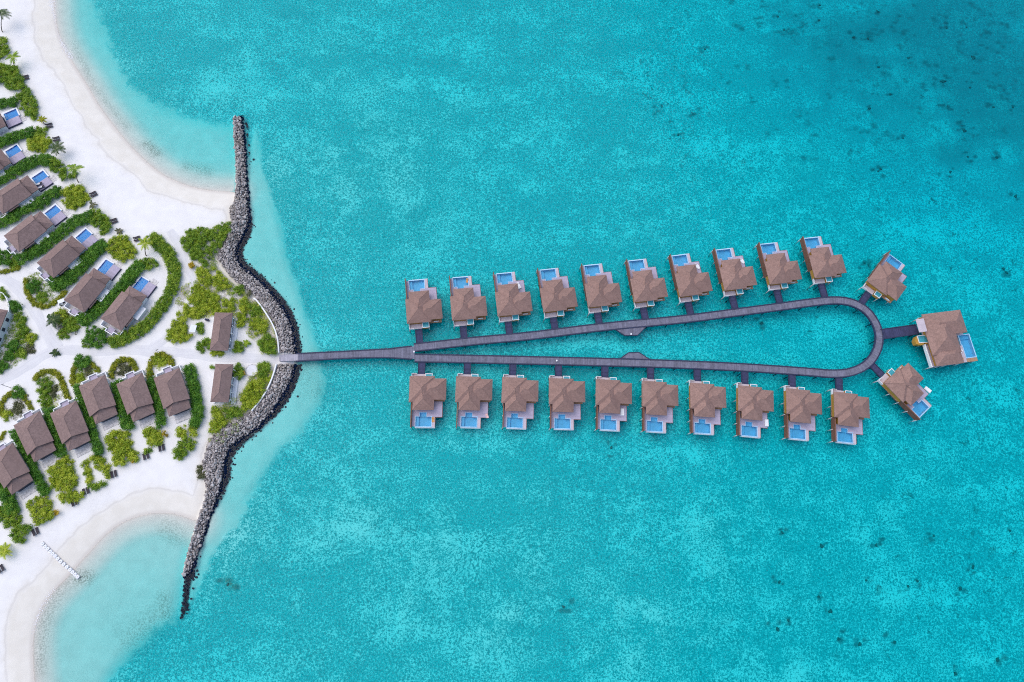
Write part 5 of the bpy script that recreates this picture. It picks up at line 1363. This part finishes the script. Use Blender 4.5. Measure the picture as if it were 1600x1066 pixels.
def palm(crown_px, base_px, zc, L, n, mat, label, name='palm_tree', seed=0):
    cx, cy = P(*crown_px, zc); bx_, by_ = P(*base_px, ZG); zb = ground(bx_, by_)
    o = empty(name, (bx_, by_, zb), 0, label, 'palm', 'palms along the sand')
    mb = MB(); prev = None
    for i in range(7):
        s0, s1 = i / 7, (i + 1) / 7
        f = lambda s: ((cx - bx_) * s ** 1.4, (cy - by_) * s ** 1.4, (zc - zb) * s - .1)
        a, b = f(s0), f(s1); mb.cyl(a[0], a[1], a[2], b[2] + .01, .17 - .07 * s0, 8, .17 - .07 * s1, b[0], b[1])
    mb.build('trunk', MT['bark'], o)
    V, Fc, T = frond_mesh(L, L * .34, 15, seed)
    fr = np_mesh('frond', V, Fc, mat, T); fr.parent = o
    for i in range(n):
        f = fr if i == 0 else fr.copy()
        if i: COL.objects.link(f); f.parent = o
        f.location = (cx - bx_, cy - by_, zc - zb - .1); f.rotation_euler = (rng.normal(0, .12), rng.uniform(-.75, .28), 2 * math.pi * (i * .382 + rng.uniform(-.03, .03)))
        sc_ = rng.uniform(.8, 1.1); f.scale = (sc_, sc_, sc_)
    return o


palm((3, 20), (3.5, 50), 6.5, 2.7, 13, MT['leaf_palm'], 'tall dark palm at the upper corner of the beach', seed=1)
palm((19.5, 89), (23, 104), 5.0, 2.3, 13, LM, 'palm among the bushes above the uppermost loungers', seed=2)
palm((65.5, 187), (69, 194), 3.0, 1.6, 11, LY, 'small yellowing palm above a lounger pair', seed=3)
palm((89, 231), (91, 240), 5.0, 2.6, 15, MT['leaf_palm'], 'big dark green palm between lounger pair and hedge', seed=4)
palm((117, 263), (122.5, 285), 6.5, 2.5, 10, LM, 'leaning palm standing on open sand', seed=5)
palm((226, 380), (228.5, 400), 5.5, 2.3, 12, LL, 'light green palm on the curved sand path', seed=6)
palm((83, 500), (86, 506), 3.6, 2.6, 14, MT['leaf_palm'], 'dark spreading palm at the lane junction island', seed=7)
palm((86, 551.5), (86.3, 553.5), 1.9, 1.6, 11, MT['leaf_palm'], 'low young palm alone in the sand junction', seed=8)
palm((7, 861), (8, 866), 3.0, 2.3, 14, LL, 'light green palm at the lower picture edge above the bay', seed=9)
palm((144, 320), (146, 325), 2.4, 1.5, 9, LS, 'small ragged palm below the round thicket', seed=10)
palm((186, 361), (187, 365), 2.0, 1.2, 9, LS, 'tiny ragged palm between two beach bushes', seed=11)
palm((385, 536), (383, 540), 2.2, 1.3, 9, LM, 'tiny palm right of the round bush by the upper pavilion', seed=12)

# ------------------------------------------------------------------ coral heads on the lagoon floor
T3 = []
for s in range(6):
    V, Fc = boulder_verts(2, 300 + s); g = np.random.default_rng(s); V = V * (1 + .25 * np.sin(V[:, :1] * 4 + s) * np.cos(V[:, 1:2] * 5))
    me = bpy.data.meshes.new('coral_head'); me.from_pydata(V.tolist(), [], Fc.tolist()); me.materials.append(MT['coral']); T3.append(me)
for i, (px, py, kk) in enumerate(CH[:57]):
    x, y = P(px, py, -2.5); zf = ground(x, y)
    o = bpy.data.objects.new('coral_head', T3[i % 6]); COL.objects.link(o)
    r = rng.uniform(.35, .6) * (1.35 if i in (0, 1, 5, 7, 8, 21) else 1.0); o.location = (x, y, zf + .1); o.scale = (r * rng.uniform(.8, 1.4), r, min(.6 * r, .8)); o.rotation_euler = (0, 0, rng.random() * 6)
    tag(o, 'dark coral head on the pale lagoon floor', 'coral', 'coral heads scattered on the lagoon floor')
    if (px, py) == (358, 913): o['label'] = 'brownish coral head off the lower breakwater arm'

# ------------------------------------------------------------------ light, sky, camera
EL, AZ = R(60), R(-62)      # sun height, compass bearing from +y towards +x
sun = bpy.data.lights.new('sun', 'SUN'); sun.energy = 1.1; sun.angle = R(90); sun.color = (1.0, .965, .92)
so = bpy.data.objects.new('sun', sun); COL.objects.link(so)
dv = Vector((math.sin(AZ) * math.cos(EL), math.cos(AZ) * math.cos(EL), math.sin(EL)))
so.rotation_euler = dv.to_track_quat('Z', 'Y').to_euler(); so.location = (0, 0, 150)
w = bpy.data.worlds.new('World'); sc.world = w; w.use_nodes = True
nt = w.node_tree; nt.nodes.clear()
sk = nt.nodes.new('ShaderNodeTexSky'); sk.sky_type = 'NISHITA'; sk.sun_disc = False; sk.sun_elevation = EL; sk.sun_rotation = AZ; sk.air_density = 1.0; sk.dust_density = 2.0
bg = nt.nodes.new('ShaderNodeBackground'); bg.inputs[1].default_value = 0.15
ow = nt.nodes.new('ShaderNodeOutputWorld'); nt.links.new(sk.outputs[0], bg.inputs[0]); nt.links.new(bg.outputs[0], ow.inputs[0])

cam = bpy.data.cameras.new('camera'); cam.sensor_width = 36; cam.lens = 24.0075; cam.clip_end = 8000; cam.clip_start = 1
co = bpy.data.objects.new('camera', cam); COL.objects.link(co); sc.camera = co
co.matrix_world = Matrix.Translation((0, 0, HC)) @ Matrix([list(r_) for r_ in RM]).to_4x4()
sc.view_settings.view_transform = 'Standard'; sc.view_settings.look = 'None'; sc.view_settings.gamma = 1.0; sc.view_settings.exposure = 0.50
sc.cycles.use_denoising = False; sc.cycles.filter_width = 1.05; sc.cycles.sample_clamp_indirect = 4.0; sc.cycles.transparent_max_bounces = 16; sc.cycles.max_bounces = 6; sc.cycles.volume_bounces = 0; sc.cycles.caustics_reflective = False
